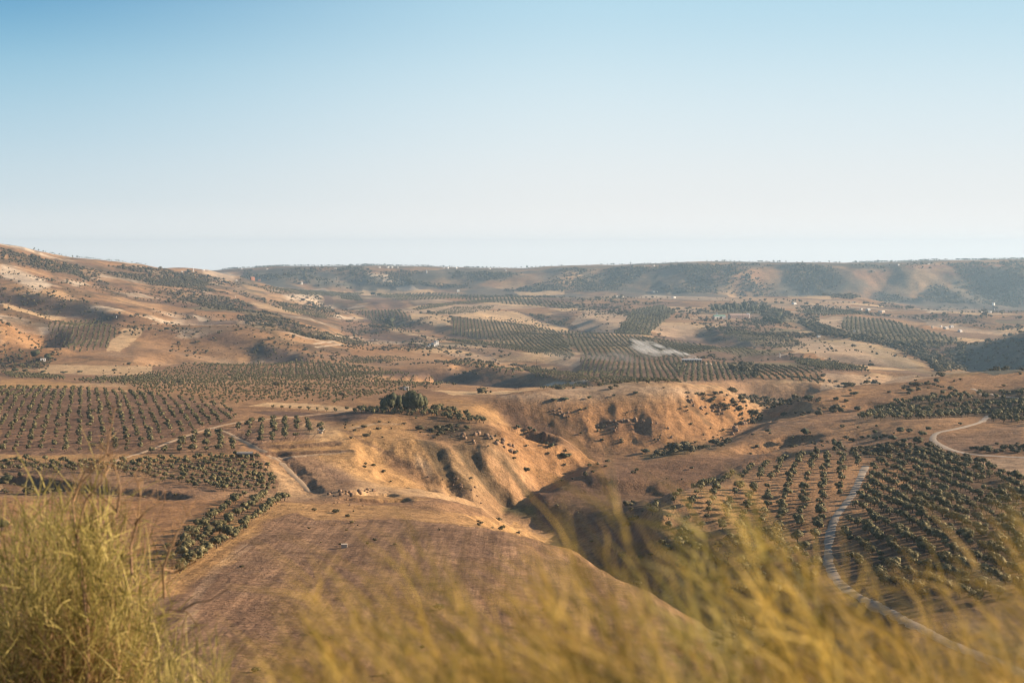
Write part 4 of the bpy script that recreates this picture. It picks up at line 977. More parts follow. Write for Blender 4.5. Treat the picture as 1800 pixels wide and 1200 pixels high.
bc = []
for k, (x, y, s, ai, own) in enumerate(BUSHES):
    z = float(height(x, y)[0]); u, v = pix(x, y, z + s * 0.3)
    if own or (BAREAS[ai] != 'far' and -8 < u < 1808 and v < 1195 and visible(u, v - s / y * F * .2, x, y)): bc.append((1 if own else 0, s / y, k, u, v, z))
bc.sort(reverse=True); bc = bc[:290]; bch = {c[2] for c in bc}; grp = {}
for own, _, k, u, v, z in bc:
    x, y, s, ai, _o = BUSHES[k]
    if own: grp.setdefault(('own', k), []).append((u, k, z))
    else: grp.setdefault(ai, []).append((u, k, z))
for ai, lst in grp.items():
    lst.sort()
    for n_, (u, k, z) in enumerate(lst, 1):
        x, y, s, lab, own = BUSHES[k]
        if own: label, name, kind = lab
        else: label, name, kind = 'dark bush %s, %s from the left' % (BAREAS[ai], ordinal(n_)) if len(lst) > 1 else 'lone dark bush ' + BAREAS[ai], 'bush', 'bush'
        o = bpy.data.objects.new(name, bp_[k % 6]); col.objects.link(o); o.location = (x, y, z - s * 0.06); o.rotation_euler = (0, 0, (k * 2.4) % 6.28)
        hh = s * (0.55 + 0.25 * ((k * 0.618) % 1)); o.scale = (s * .75, s * .75, hh); tag(o, label, kind, None if own and name != 'bush' else 'bushes scattered over the dry slopes')
bake('scrub', [(b[0], b[1], b[2] * rng.uniform(.5, .9), rng.uniform(.9, 1.2)) for k, b in enumerate(BUSHES) if k not in bch], 'stuff', [M_BUSH], LOD_B, 'low dark scrub of the dry hills and the far tree belt in the valley')
bake('skyline_woods', [(x, y, h, rng.uniform(.8, 1.3)) for x, y, h in SKY], 'stuff', [M_DARK], LOD_S, 'trees along the crest of the far escarpment')
print('plants', time.time() - T_START)

# ------------------------------------------------------------------ buildings, rocks, poles
def flat_mat(name, c, rough=0.85, var=0.12, sc=1.2):
    m, nt, b = new_mat(name); b.inputs['Roughness'].default_value = rough
    n = node(nt, 'ShaderNodeTexNoise', _Scale=sc, _Detail=5.0); g = node(nt, 'ShaderNodeNewGeometry'); nt.links.new(g.outputs['Position'], n.inputs['Vector'])
    c = np.array(c); nt.links.new(ramp(nt, n.outputs['Fac'], [(0.3, tuple(c * (1 - var))), (0.7, tuple(np.minimum(c * (1 + var), 0.95)))]).outputs[0], b.inputs['Base Color']); return m
MW = flat_mat('white_plaster', (.78,.76,.73)); MCR = flat_mat('cream_plaster', (.55,.47,.38)); MGR = flat_mat('grey_concrete', (.33,.30,.27)); MGW = flat_mat('window_glass', (.03,.035,.045), 0.25)
MRD = flat_mat('terracotta', (.42,.20,.13)); MGN = flat_mat('green_sheet', (.16,.32,.26)); MPK = flat_mat('pale_red_wall', (.42,.30,.25)); MWD = flat_mat('wood', (.10,.07,.05)); MSH = flat_mat('metal_sheet', (.50,.50,.50), 0.5)
MDK = flat_mat('opening_shade', (.035,.03,.028))  # near-black colour standing in for shade inside open sheds
def boxes_mesh(name, bx, mat, bev=0.0):
    bm = bmesh.new()
    for (x0, x1, y0, y1, z0, z1) in bx:
        r = bmesh.ops.create_cube(bm, size=1.0)['verts']
        bmesh.ops.scale(bm, vec=(x1-x0, y1-y0, z1-z0), verts=r); bmesh.ops.translate(bm, vec=((x0+x1)/2, (y0+y1)/2, (z0+z1)/2), verts=r)
    if bev: bmesh.ops.bevel(bm, geom=bm.edges[:], offset=bev, segments=1, affect='EDGES')
    me = bpy.data.meshes.new(name); bm.to_mesh(me); bm.free(); me.materials.append(mat); return me
def prism_mesh(name, x0, x1, y0, y1, z0, z1, mat, axis='x'):
    """gable roof with eaves, ridge along the given axis"""
    e = 0.35
    if axis == 'x': v = [(x0-e,y0-e,z0),(x1+e,y0-e,z0),(x1+e,y1+e,z0),(x0-e,y1+e,z0),(x0-e,(y0+y1)/2,z1),(x1+e,(y0+y1)/2,z1)]; f = [(0,1,5,4),(2,3,4,5),(0,4,3),(1,2,5),(0,3,2,1)]
    else: v = [(x0-e,y0-e,z0),(x1+e,y0-e,z0),(x1+e,y1+e,z0),(x0-e,y1+e,z0),((x0+x1)/2,y0-e,z1),((x0+x1)/2,y1+e,z1)]; f = [(0,4,5,3),(1,2,5,4),(0,1,4),(2,3,5),(0,3,2,1)]
    me = bpy.data.meshes.new(name); me.from_pydata(v, [], f); me.materials.append(mat); return me
def place(name, u, v, label, cat, rz=0, group=None, dz=0.0, sink=0.0):
    c = cast(u, v)
    o = bpy.data.objects.new(name, None); col.objects.link(o); z = float(height(c[0], c[1])[0]); o.location = (c[0], c[1], z + dz); o.rotation_euler = (0, 0, R(rz)); o.empty_display_size = 1
    tag(o, label, cat, group); return o, c[1] / F      # metres per photo pixel there
def house(u, v, wpx, hpx, label, wall=None, roof='flat', roofm=None, rz=0, dep=0.8, wins=2, name='house', cat='house', group=None, door=True):
    wall = wall or MW; roofm = roofm or MGR
    o, s = place(name, u, v, label, cat, rz, group); W = wpx * s; D = W * dep; Hh = hpx * s; f = min(2.0, Hh * 0.3)
    link('wall', boxes_mesh('wall', [(-W/2, W/2, 0, D, -f, Hh)], wall), None, o)
    if roof == 'flat': link('roof', boxes_mesh('roof', [(-W/2-.15, W/2+.15, -.15, D+.15, Hh, Hh+.25), (-W/2-.15, W/2+.15, -.15, 0, Hh+.25, Hh+.6)], roofm), None, o)
    else: link('roof', prism_mesh('roof', -W/2, W/2, 0, D, Hh, Hh + 0.22 * min(W, D) + .4, roofm, roof), None, o)
    if door: link('door', boxes_mesh('door', [(-.1*W-.5, -.1*W+.5, -.06, 0, 0, min(2.1, Hh*.7))], MWD), None, o)
    for k in range(wins):
        x = -W/2 + W * (k + .7) / (wins + .4)
        wz = max(0.4*Hh, min(Hh-1.4, 1.0)); link('window', boxes_mesh('window', [(x-.5, x+.5, -.05, 0, wz, wz + min(1.1, Hh*.35))], MGW), None, o)
    return o
# white villa with stepped blocks
o, s = place('villa', 765, 609, 'white stepped villa with flat roofs in the middle of the valley', 'house', 28)
W = 13 * s
link('wall', boxes_mesh('wall', [(-.2*W, .55*W, 0, .8*W, -2, 5.6), (.18*W, .58*W, .1*W, .7*W, 5.6, 8.8), (-.75*W, -.2*W, .05*W, .7*W, -2, 3.4)], MW), None, o)
link('terrace', boxes_mesh('terrace', [(-1.15*W, .7*W, -.35*W, -.0*W, -3.0, .6), (-1.15*W, -.78*W, -.35*W, .5*W, -2.5, 1.6)], MW), None, o)
link('roof', boxes_mesh('roof', [(-.23*W, .16*W, -.03*W, .8*W, 5.6, 6.0), (.15*W, .61*W, .07*W, .73*W, 8.8, 9.2), (-.78*W, -.2*W, .02*W, .7*W, 3.4, 3.75)], MGR), None, o)
for x, z in ((-.55, .9), (-.35, .9), (-.08, 3.2), (.1, 3.2), (.1, .8), (.32, 6.3), (.46, 6.3), (.4, 3.1)):
    link('window', boxes_mesh('window', [(x*W-.6, x*W+.6, (-.03 if z < 6 and x > -.2 else (.05*W-.04 if x < -.2 else .1*W-.04)), (0.0 if z < 6 and x > -.2 else (.05*W if x < -.2 else .1*W)), z, z+1.4)], MGW), None, o)
link('door', boxes_mesh('door', [(.22*W, .22*W+1.1, -.05, 0, .6, 2.8)], MWD), None, o)
# hut behind the eucalyptus clump
house(716, 686, 5.5, 6, 'small white hut just above the eucalyptus clump', dep=1.2, wins=1, rz=30)
house(706, 685, 9, 4, 'low grey shed beside the small white hut', MGR, wins=0, name='shed', cat='shed', door=True)
# farm beyond
house(1266, 560, 22, 4.5, 'long low farm shed with a green roof and white ends', MW, 'x', MGN, rz=20, dep=.35, wins=3, name='farm_shed', cat='shed')
house(1301, 560, 37, 6.0, 'long pinkish farm warehouse with a white gable end', MPK, 'x', MPK, rz=20, dep=.3, wins=7, name='warehouse', cat='warehouse')
house(1316, 559.5, 5.5, 7.5, 'white gabled end block joined to the pinkish warehouse', MW, 'y', MW, rz=24, dep=1.2, wins=1, name='farm_building', cat='building')
house(1260, 555, 3, 5.5, 'tiny white block behind the green roofed shed', MW, wins=1)
# long low building in the smoke
o, s = place('barn', 1216, 638, 'long low dark sided barn with a white sheet roof in the smoke', 'barn', -3); W = 34 * s; Hh = 4.0
link('wall', boxes_mesh('wall', [(-W/2, W/2, 0, 7, -2, Hh)], MDK), None, o)  # open side drawn as a solid block in the colour of its shade
link('roof', prism_mesh('roof', -W/2, W/2, 0, 7, Hh, Hh + 1.4, MSH, 'x'), None, o)
for k in range(9): link('post', boxes_mesh('post', [(-W/2 + k*W/8 - .15, -W/2 + k*W/8 + .15, -.3, 0, -1, Hh)], MCR), None, o)
o, s = place('rubble_wall', 1242, 641, 'pale curved retaining wall right of the smoking barn', 'wall', 30)
link('stones', boxes_mesh('stones', [(-7, 7, 0, 1.0, -1.5, 1.6), (-5, 6, .05, .9, 1.6, 2.1), (3, 7.4, -3, 0, -1.5, 1.4)], MCR, .2), None, o)
# houses
for a in [(76, 635, 9, 5, 'small white house among dark trees left of the straw field', MW, 'flat', MGR, 2), (445, 493, 7, 5, 'little orange house with a tiled roof below the escarpment', MRD, 'x', MRD, 2), (456, 494, 5, 3, 'low orange outbuilding right of the little orange house', MRD, 'flat', MCR, 1),
          (530, 500, 4.5, 4, 'tiny white house alone right of the little orange house', MW, 'flat', MW, 1), (416, 494, 2.5, 2.2, 'tiny white shed left of the little orange house', MW, 'flat', MW, 1),
          (320, 478.5, 3, 2.2, 'tiny pale house left of the white tower', MW, 'flat', MGR, 1),
          (806, 513, 4, 3.2, 'small pale house at the foot of the middle escarpment', MW, 'x', MCR, 1),
          (1152, 514.5, 9, 2.6, 'long white building at the foot of the escarpment, left of centre right', MW, 'flat', MW, 4),
          (1186, 524, 6, 2.4, 'low white house at the right end of the roadside row', MW, 'flat', MW, 2), (1085, 522.5, 3.5, 2.4, 'leftmost low white house of the roadside row', MW, 'flat', MW, 1), (1095, 522.8, 3, 2.2, 'second low white house of the roadside row', MW, 'flat', MW, 1),
          (1398, 535, 7, 2.5, 'pale roofed sheds on the straw rise beyond the grove', MW, 'x', MSH, 2), (1480, 545.5, 5, 2.4, 'cream shed at the end of the dark hedge', MCR, 'flat', MCR, 1),
          (1553, 549.5, 10, 3.2, 'cream building between low huts on the far right plain', MCR, 'flat', MW, 3), (1528, 546, 7, 2.6, 'pale long shed left of the cream building', MSH, 'x', MSH, 2), (1515, 544.5, 4, 2.2, 'small white hut leftmost of the far right huts', MW, 'flat', MW, 1),
          (1440, 593, 5, 3.2, 'small white hut at the end of the green belt', MW, 'flat', MW, 1), (1506, 583, 7, 2.2, 'low pale shed at the left edge of the green orchard', MW, 'flat', MSH, 2),
          (1748, 537, 4.5, 4.5, 'white tower house under the right escarpment', MW, 'flat', MW, 1), (1742, 550, 5, 3.2, 'white house with dark side on the far right plain', MW, 'flat', MW, 1), (1726, 549.5, 3, 2, 'tiny white hut left of the white house on the right plain', MW, 'flat', MW, 1),
          (1640, 577, 3.5, 4, 'narrow cream house left of the hamlet on the right plain', MCR, 'flat', MCR, 1), (1665, 579, 8, 3.2, 'wide white roofed house of the right plain hamlet', MCR, 'x', MSH, 2), (1674, 576, 6, 3, 'white house at the back of the right plain hamlet', MW, 'x', MSH, 1), (1655, 575, 3.5, 2.5, 'small white house at the back left of the hamlet', MW, 'flat', MW, 1), (1690, 583.5, 7, 2.6, 'rightmost low white house of the right plain hamlet', MW, 'x', MSH, 2),
          (1578, 608, 4, 4, 'white hut half hidden left of the dark tree clump', MW, 'flat', MW, 1), (1313, 644, 3, 3, 'tiny white hut among the right orchard trees', MW, 'flat', MW, 1),
          (1502, 532, 4, 2.0, 'pale block at the foot of the escarpment beside a dark bush', MW, 'flat', MW, 1)]:
    u, v, wp, hp, lab, wm, rf, rm, wn = a
    house(u, v, wp, hp, lab, wm, rf, rm, wins=wn, rz=22 + (u * 7) % 24, group='far houses in the valley')
for k, (u, v, wp, hp) in enumerate([(668,469.5,3,1.8),(683,469.8,4,2.2),(690,469.6,3,2),(700,469.8,2.5,1.8),(781,470.6,3,2),(788,470.8,3,2.4),(803,471,3,2.4),(862,472,3,1.6),(888,472,3,1.6),(1132,467.6,3,1.6),(1150,466.4,3,1.6),(1580,465.2,3,2),(1633,463.6,3,1.6),(890,475,3,1.6),(425,472.5,3,1.5),(358,474.5,4,1.8),(470,472.4,3,1.5),(590,471.4,4,1.6)]):
    c = cast(u, v + 1.2)
    if c is None: continue
    house(u, v + 1.2, wp, hp, 'tiny pale house on the escarpment crest, %s from the left' % ordinal(sum(1 for q in (668,683,690,700,781,788,803,862,888,1132,1150,1580,1633,890,425,358,470,590) if q < u) + 1), MW, wins=1, rz=22 + (u * 13) % 24, group='houses along the crest')
# towers and masts
def tower(u, v, wpx, hpx, label, taper=.7, name='tower', cat='tower', mat=None):
    o, s = place(name, u, v, label, cat); r = wpx * s / 2; h = hpx * s; mat = mat or MW
    for nm, z0, z1, ra, rb in (('shaft', -1, h * .8, r, r * taper), ('gallery', h * .8, h * .84, r * 1.15, r * 1.15), ('cap', h * .84, h, r * taper * .9, .1)):
        bm = bmesh.new(); bmesh.ops.create_cone(bm, cap_ends=True, segments=12, radius1=ra, radius2=rb, depth=z1 - z0); bmesh.ops.translate(bm, vec=(0, 0, (z0 + z1) / 2), verts=bm.verts)
        me = bpy.data.meshes.new(nm); bm.to_mesh(me); bm.free(); me.materials.append(mat); link(nm, me, None, o)
tower(340, 477.5, 2.2, 7.5, 'slim white tower on the left skyline')
tower(750, 480, 2.4, 5.5, 'small white domed tower on the middle escarpment')
tower(413.5, 523, 2.6, 4.2, 'stubby pale stone cairn on the left hill shoulder', .3, 'cairn', 'cairn', MCR)
tower(204.5, 559, 2.0, 4.0, 'small white marker on the crest behind the beige field', .4, 'marker', 'marker', MW)
tower(1371, 628, 1.6, 9, 'white minaret shaped post beside the green garden', .6, 'post', 'post', MW)
tower(574, 547, 1.4, 7, 'leaning white post below the dark quarry face', .8, 'post', 'post', MCR)
tower(1748, 547, 1.0, 6, 'thin white post under the white tower house', .8, 'post', 'post', MW)
def pole(u, v, hpx, label, name='utility_pole', cat='utility pole', arm=True, mat=None, wid=.13):
    o, s = place(name, u, v, label, cat, group='poles and masts'); h = hpx * s; w_ = max(wid, .32 * s); mat = mat or MWD
    link('pole', boxes_mesh('pole', [(-w_/2, w_/2, -w_/2, w_/2, -1, h)], mat), None, o)
    if arm: link('crossarm', boxes_mesh('crossarm', [(-.07*h, .07*h, -w_*.9, -w_*.5, h*.93, h*.93 + w_)], mat), None, o)
for u, v, h, lab in [(912, 688, 9, 'utility pole on the brown rise above the straw strip'), (763, 688, 9, 'utility pole right of the small white hut'), (1290, 640, 14, 'tall thin utility pole in the orchard right of the smoke'), (1573, 603, 13, 'utility pole left of the dark tree clump'),
                     (1671, 613, 15, 'utility pole at the edge of the dark hill'), (682, 637, 8, 'short utility pole on the orange slope below the villa'), (943, 640, 8, 'utility pole beside the beige plot'), (1305, 560, 13, 'flag pole in front of the warehouse'), (1435, 797, 9, 'thin post on the slope left of the road bend')]:
    pole(u, v, h, lab)
for u, h, lab in [(664.5, 9, 'thin radio mast on the skyline among village trees'), (1061.5, 9, 'thin mast on the skyline, left of the two right ones'), (1108.5, 6.5, 'lattice mast on the skyline with short arms'), (1111.5, 4, 'short mast right beside the lattice mast')]:
    i = int(np.interp((u - 900) / F, AX, np.arange(NA))); Vc = np.min((VH - F * H[:,i] / YN)[YN > 3900])
    pole(u, float(Vc) + 1.0, h, lab, 'mast', 'mast', True, MSH, .2)
# shelters near the tilled land
o, s = place('shelter', 430, 805, 'dark open shelter with a long grey curved roof beside the dense orchard', 'shelter', 3); W = 28 * s
bm = bmesh.new(); bmesh.ops.create_cone(bm, cap_ends=True, segments=20, radius1=1.5, radius2=1.5, depth=W)
bmesh.ops.rotate(bm, verts=bm.verts, matrix=__import__('mathutils').Matrix.Rotation(R(90), 3, 'Y')); bmesh.ops.delete(bm, geom=[v for v in bm.verts if v.co.z < -.05], context='VERTS')
for v in bm.verts: v.co.z *= .6
bmesh.ops.translate(bm, vec=(0, 1, 1.7), verts=bm.verts); bmesh.ops.solidify(bm, geom=bm.faces[:], thickness=.06)
me = bpy.data.meshes.new('roof'); bm.to_mesh(me); bm.free(); me.materials.append(MGR); link('roof', me, None, o)
for k in range(5): link('post', boxes_mesh('post', [(-W/2 + k*W/4 - .08, -W/2 + k*W/4 + .08, -.4, -.25, -.5, 1.8)], MWD), None, o)
link('back_wall', boxes_mesh('back_wall', [(-W/2, W/2, 2.3, 2.4, -.5, 1.7)], MDK), None, o)
o, s = place('awning', 563, 762, 'small white topped shelter at the corner of the small orchard', 'shelter', -5); W = 11 * s
link('roof', boxes_mesh('roof', [(-W/2, W/2, 0, 2.6, 1.7, 1.85)], MW), None, o)
for x in (-W/2 + .1, W/2 - .1):
    for y in (.1, 2.4): link('post', boxes_mesh('post', [(x-.06, x+.06, y-.06, y+.06, -.4, 1.7)], MWD), None, o)
link('crate', boxes_mesh('crate', [(-W*.3, W*.2, .6, 2.0, -.1, 1.0)], MGR, .03), None, o)
o, s = place('concrete_box', 605, 963, 'small square concrete well box alone on the tilled field', 'well', 4); W = 10 * s
link('box', boxes_mesh('box', [(-W/2, W/2, 0, W*.8, -.3, .85)], MGR, .03), None, o); link('lid', boxes_mesh('lid', [(-W/2-.06, W/2+.06, -.06, W*.8+.06, .85, .95)], MCR), None, o)

# rocks: crags on the cliff face, boulders and rubble
MRK, nt, b_ = new_mat('rock'); n = node(nt, 'ShaderNodeTexNoise', _Scale=0.9, _Detail=8.0, _Roughness=0.7); g = node(nt, 'ShaderNodeNewGeometry'); nt.links.new(g.outputs['Position'], n.inputs['Vector'])
nt.links.new(ramp(nt, n.outputs['Fac'], [(0.3, (.10,.07,.055)), (0.5, (.25,.165,.11)), (0.7, (.38,.27,.18))]).outputs[0], b_.inputs['Base Color'])
bpn = node(nt, 'ShaderNodeBump', _Strength=0.8, _Distance=0.4); nt.links.new(n.outputs['Fac'], bpn.inputs['Height']); nt.links.new(bpn.outputs[0], b_.inputs['Normal'])
rocks = []
rr = np.random.RandomState(3)
for q in range(6):
    v, f = ICO[2]; v = v.copy(); v *= 1 + 0.30 * rr.uniform(-1, 1, (len(v), 1)); v = np.sign(v) * np.abs(v) ** 0.8; v *= [.5, .42, .5]; m_ = np_mesh('rock', v, f); m_.materials.append(MRK); rocks.append(m_)
def rockset(lab, pts, group):
    pts = sorted(pts)
    for n_, (u, v, w_, h_) in enumerate(pts, 1):
        c = cast(u, v)
        if c is None: continue
        s = c[1] / F; o = bpy.data.objects.new('rock', rocks[int(u * 3 + v) % 6]); col.objects.link(o)
        z = float(height(c[0], c[1])[0]); o.location = (c[0], c[1] + .2, z + h_ * s * .25); o.scale = (w_ * s, w_ * s, h_ * s); o.rotation_euler = (0.1 * ((u * .37) % 1), .1, (u * 1.7) % 6.28)
        tag(o, lab % ordinal(n_), 'rock', group)
def strew(line_, k, w0, w1, seed, dv=4, tall=1.2):
    r_ = np.random.RandomState(seed); L = np.array(line_, float); out = []
    t = np.sort(r_.rand(k)) * (len(L) - 1)
    for q in t:
        i = min(int(q), len(L) - 2); p = L[i] + (L[i+1] - L[i]) * (q - i); w_ = r_.uniform(w0, w1); out.append((p[0] + r_.normal(0, 2), p[1] + r_.normal(0, dv), w_, w_ * r_.uniform(.7, tall)))
    return out
rockset('%s crag from the left of the dark cliff band on the orange slope', strew([(1068,742),(1085,745),(1100,738),(1120,740),(1140,742)], 16, 4, 8, 1, 2, 1.0), 'crags of the cliff band')
rockset('%s crag from the left of the ledge below the shaded hollow', strew([(965,722),(985,728),(1000,734),(1020,740)], 14, 3, 6, 2, 2.5, .9), 'crags of the left ledge')
rockset('%s dark boulder from the left on the orange slope below the cliff band', strew([(1050,750),(1070,758),(1145,748),(1190,765),(1140,775)], 14, 3, 6, 3, 5), 'boulders below the cliff band')
rockset('%s boulder from the left in the scrubby outcrop of the near slope', strew([(812,768),(840,770),(862,774),(888,780),(900,792)], 20, 5, 11, 4, 4, 1.0), 'boulders of the near outcrop')
rockset('%s rock from the left along the shoulder of the orange headland', strew([(1203,700),(1222,716),(1245,722),(1275,730)], 16, 3, 7, 5, 4, 1.2), 'rocks of the headland')
rockset('%s stone from the left in the rubble beyond the tilled field', strew([(578,870),(590,866),(605,866),(618,872),(640,862),(680,864)], 24, 3, 8, 6, 2.5, .9), 'stones of the rubble heap')
rockset('%s pale stone from the left on the bare strip beyond the field', strew([(540,878),(575,880),(610,884),(640,889)], 12, 2, 4, 7, 2.5, .7), 'stones of the bare strip')
rockset('%s stone from the left on the yellow slope above the ravine mouth', strew([(755,842),(790,845),(825,862),(850,880)], 14, 2, 5, 8, 6, .9), 'stones above the ravine mouth')
rockset('%s rock from the left at the toe of the brown spur', strew([(1285,762),(1300,752),(1320,740),(1345,738)], 10, 4, 9, 9, 3, .9), 'rocks at the toe of the spur')

# eucalyptus clump and other tall trees standing on their own
def big_tree(u, v, hpx, wratio, label, name='eucalyptus_tree', cat='tree', mat=None, seed=0, lobes=10, base=.12, leaves=900, group=None):
    o, s = place(name, u, v, label, cat, seed * 40, group); h = hpx * s; rs = np.random.RandomState(seed + 77)
    vv, ff = crown_arrays(rs, wratio, 1.0, lobes, 2, leaves, 0.035, base, core=.85); m_ = np_mesh('crown', vv, ff); m_.materials.append(mat or M_DARK); cr = link('crown', m_, None, o); cr.scale = (h, h, h)
    tv, tf = trunk_arrays(rs, 1.0, 0.03, 4, 7, .7); m_ = np_mesh('trunk', tv, tf, True); m_.materials.append(M_BARK); tr = link('trunk', m_, None, o); tr.scale = (h, h, h)
    return o
M_EUC = leaf_material('eucalyptus_leaves', (.035,.04,.02), (.07,.075,.034), (.13,.125,.06), .25)
for k, (u, v, h, w_, lab) in enumerate([(683, 723, 36, .8, 'leftmost dark rounded eucalyptus of the clump'), (699, 722, 31, .7, 'low eucalyptus with a gap under its crown, second of the clump'), (716, 726, 34, .6, 'eucalyptus in the middle front of the clump'), (731, 726, 41, .75, 'tallest eucalyptus on the right side of the clump'), (722, 718, 39, .6, 'eucalyptus at the back of the clump beside the tallest'), (744, 723, 30, .55, 'thin eucalyptus at the right edge of the clump')]):
    big_tree(u, v, h, w_, lab, seed=k, mat=M_EUC, group='eucalyptus clump beside the field')
M_TREE = leaf_material('single_tree_leaves', (.03,.035,.018), (.055,.06,.028), (.10,.10,.045))
for k, (u, v, h, w_, lab) in enumerate([(1415, 766, 15, 1.15, 'round dark tree standing alone in the middle of the brown slope'), (1582, 762, 14, 1.4, 'wide crowned tree on a bare trunk left of the road bend'), (1471, 787, 14, 1.3, 'bright green round bush tree at the foot of the brown slope'),
        (1350, 760, 8, 1.4, 'thin pale shrub tree left of the round dark tree'), (1633, 757, 8, 1.6, 'oval dark bush on the outer side of the road bend'), (1621, 766, 10, 1.5, 'larger dark bush touching the road bend'), (1688, 747, 6, 1.5, 'small bright bush beside the upper road'),
        (1538, 763, 9, 1.1, 'small round shrub left of the wide crowned tree'), (1515, 771, 6, 1.7, 'leftmost low bush of the row above the orchards'), (1527, 769, 6, 1.5, 'second low bush of the row above the orchards'), (1539, 774, 9, 1.2, 'paired rusty bush in the row above the orchards'), (1549, 771, 6, 1.3, 'small bush right of the paired rusty bush'), (1568, 775, 12, 1.3, 'tall two tiered bush in the row above the orchards'), (1589, 780, 11, 1.3, 'dark bush at the right end of the row above the orchards'),
        (1501, 695, 8, 2.0, 'wide dark bush on the left part of the brown crest'), (1601, 689, 8, 2.3, 'wide dark bush in the middle of the brown crest'), (1421, 703, 10, 1.8, 'dark bush on the crest where the spur begins'), (1484, 678, 7, 2.2, 'low green bush on the crest right of the spur'), (1771, 649, 10, 1.4, 'dark round tree on the skyline of the right hill'),
        (931, 756, 9, 1.1, 'upper of two round bushes on the near crest'), (939, 760, 8, 1.1, 'lower of two round bushes on the near crest'), (960, 783, 8, 1.1, 'smaller of the paired bushes on the grassy slope'), (968, 788, 10, 1.1, 'larger of the paired bushes on the grassy slope'), (995, 806, 12, 1.7, 'widest dark bush on the grassy slope above the stream'), (911, 753, 8, 1.2, 'small round bush at the end of the olive line'),
        (1036, 701, 6, 1.4, 'small green bush on the flat hilltop'), (975, 704, 5, 3.4, 'long low bush at the front edge of the flat hilltop'), (993, 703, 5.5, 3.4, 'second long bush at the front edge of the flat hilltop'), (1117, 692, 5, 2.2, 'flat green bush at the right front edge of the hilltop'), (1079, 697, 5, 1.5, 'reddish bush on the right part of the hilltop'),
        (1135, 797, 10, 1.8, 'dark clump at the left end of the stream bed greenery'), (62, 630, 16, 1.0, 'tall dark tree left of the white house'), (84, 633, 12, 1.2, 'dark tree right of the white house'), (28, 653, 7, 2.2, 'dark wide bush at the far left edge'), (45, 654, 6, 1.8, 'bush right of the wide one at the far left'), (76, 655, 5, 2.6, 'low bush on the edge of the straw field'), (112, 656, 5, 2.8, 'long low bush under the straw field'), (140, 655, 5, 2.0, 'small bush right of the long low one'),
        (1582, 611, 15, 1.5, 'large dark tree clump in front of the green orchard'), (1596, 612, 12, 1.2, 'smaller dark tree right of the large clump'), (1695, 636, 12, .9, 'pale green tree at the foot of the dark hill'), (1688, 626, 9, 1.2, 'tree left of the dark hill foot'),
        (685, 572, 14, 1.3, 'big dark tree in the middle of the left hill gully'), (688, 576, 10, 1.0, 'lower half hidden tree in the same gully'), (656, 520, 8, 1.2, 'dark tree at the top of the beige field'), (667, 520, 6, 1.5, 'bush beside the dark tree at the beige field top')]):
    big_tree(u, v, h, w_, lab, 'tree', 'tree', M_TREE, seed=20 + k, lobes=7, base=.08, leaves=420, group=None)
for k, u in enumerate(np.linspace(1254, 1341, 15)):
    big_tree(u, 549 - 1.5 * math.sin(k), 13 + 5 * math.sin(k * 2.3) + (3 if 3 < k < 12 else 0), .55, '%s tall tree from the left of the row behind the farm' % ordinal(k + 1), 'tall_tree', 'tree', M_EUC, seed=90 + k, lobes=6, base=.05, leaves=260, group='tall trees behind the farm')
for k, u in enumerate(np.linspace(1346, 1378, 9)):
    v, f = crown_arrays(np.random.RandomState(k), .28, 1.0, 1, 2, 160, .06, .03)
    o, s = place('cypress', u, 548 + k * .3, '%s slim cypress from the left of the line beside the farm' % ordinal(k + 1), 'cypress', 0, 'cypress line beside the farm'); m_ = np_mesh('crown', v, f); m_.materials.append(M_DARK); c_ = link('crown', m_, None, o); h = (9 + 2 * math.sin(k * 1.9)) * s; c_.scale = (h, h, h)
for k, (u, v, h) in enumerate([(1345, 566, 11), (1354, 568, 14), (1363, 569, 12), (1372, 571, 10), (1368, 560, 13), (1378, 562, 11)]):
    big_tree(u, v, h, 1.1, '%s bright green round tree of the grove below the cypresses' % ordinal(k + 1), 'tree', 'tree', M_TREE, seed=130 + k, lobes=7, base=.02, leaves=260, group='grove below the cypresses')
for (u, v, h, lab) in [(3, 935, 24, 'dark tree half hidden behind the foreground shrub at left edge'), (12, 850, 18, 'dark tree on the bank at the left edge'), (1790, 740, 9, 'dark tree at the right edge above the road')]:
    big_tree(u, v, h, 1.2, lab, 'tree', 'tree', M_TREE, seed=int(u) % 60 + 150, lobes=8, base=.15)
print('things', time.time() - T_START)

# ------------------------------------------------------------------ smoke drifting left from the barn
def smoke(label, puffs, dens, seed):
    """torn wisps of smoke: many long thin drops of scattering air, each (u, v, Y, length, height) placed apart"""
    r_ = np.random.RandomState(seed); VV, FF, n0 = [], [], 0; iv, if_ = ICO[2]
    for u, v, Y, ln, ht in puffs:
        c = np.array([(u - 900) / F * Y, Y, -(v - VH) / F * Y]); a = r_.uniform(.15, .5); q = iv * (1 + r_.uniform(-.12, .12, (len(iv), 1))) * [ln / 2, ht * .8, ht / 2]
        q = np.c_[q[:,0] * math.cos(a) + q[:,2] * math.sin(a), q[:,1], -q[:,0] * math.sin(a) + q[:,2] * math.cos(a)]
        VV.append(q + c); FF.append(if_ + n0); n0 += len(iv)
    o = link('smoke', np_mesh('smoke', np.concatenate(VV), np.concatenate(FF))); m = bpy.data.materials.new('smoke'); m.use_nodes = True; nt = m.node_tree; nt.nodes.remove(nt.nodes['Principled BSDF'])
    pv = nt.nodes.new('ShaderNodeVolumePrincipled'); pv.inputs['Color'].default_value = (.97, .98, 1, 1); pv.inputs['Density'].default_value = dens
    nt.links.new(pv.outputs[0], nt.nodes['Material Output'].inputs['Volume']); o.data.materials.append(m); tag(o, label, None, None, 'stuff'); return o
rq = np.random.RandomState(8); pf = []
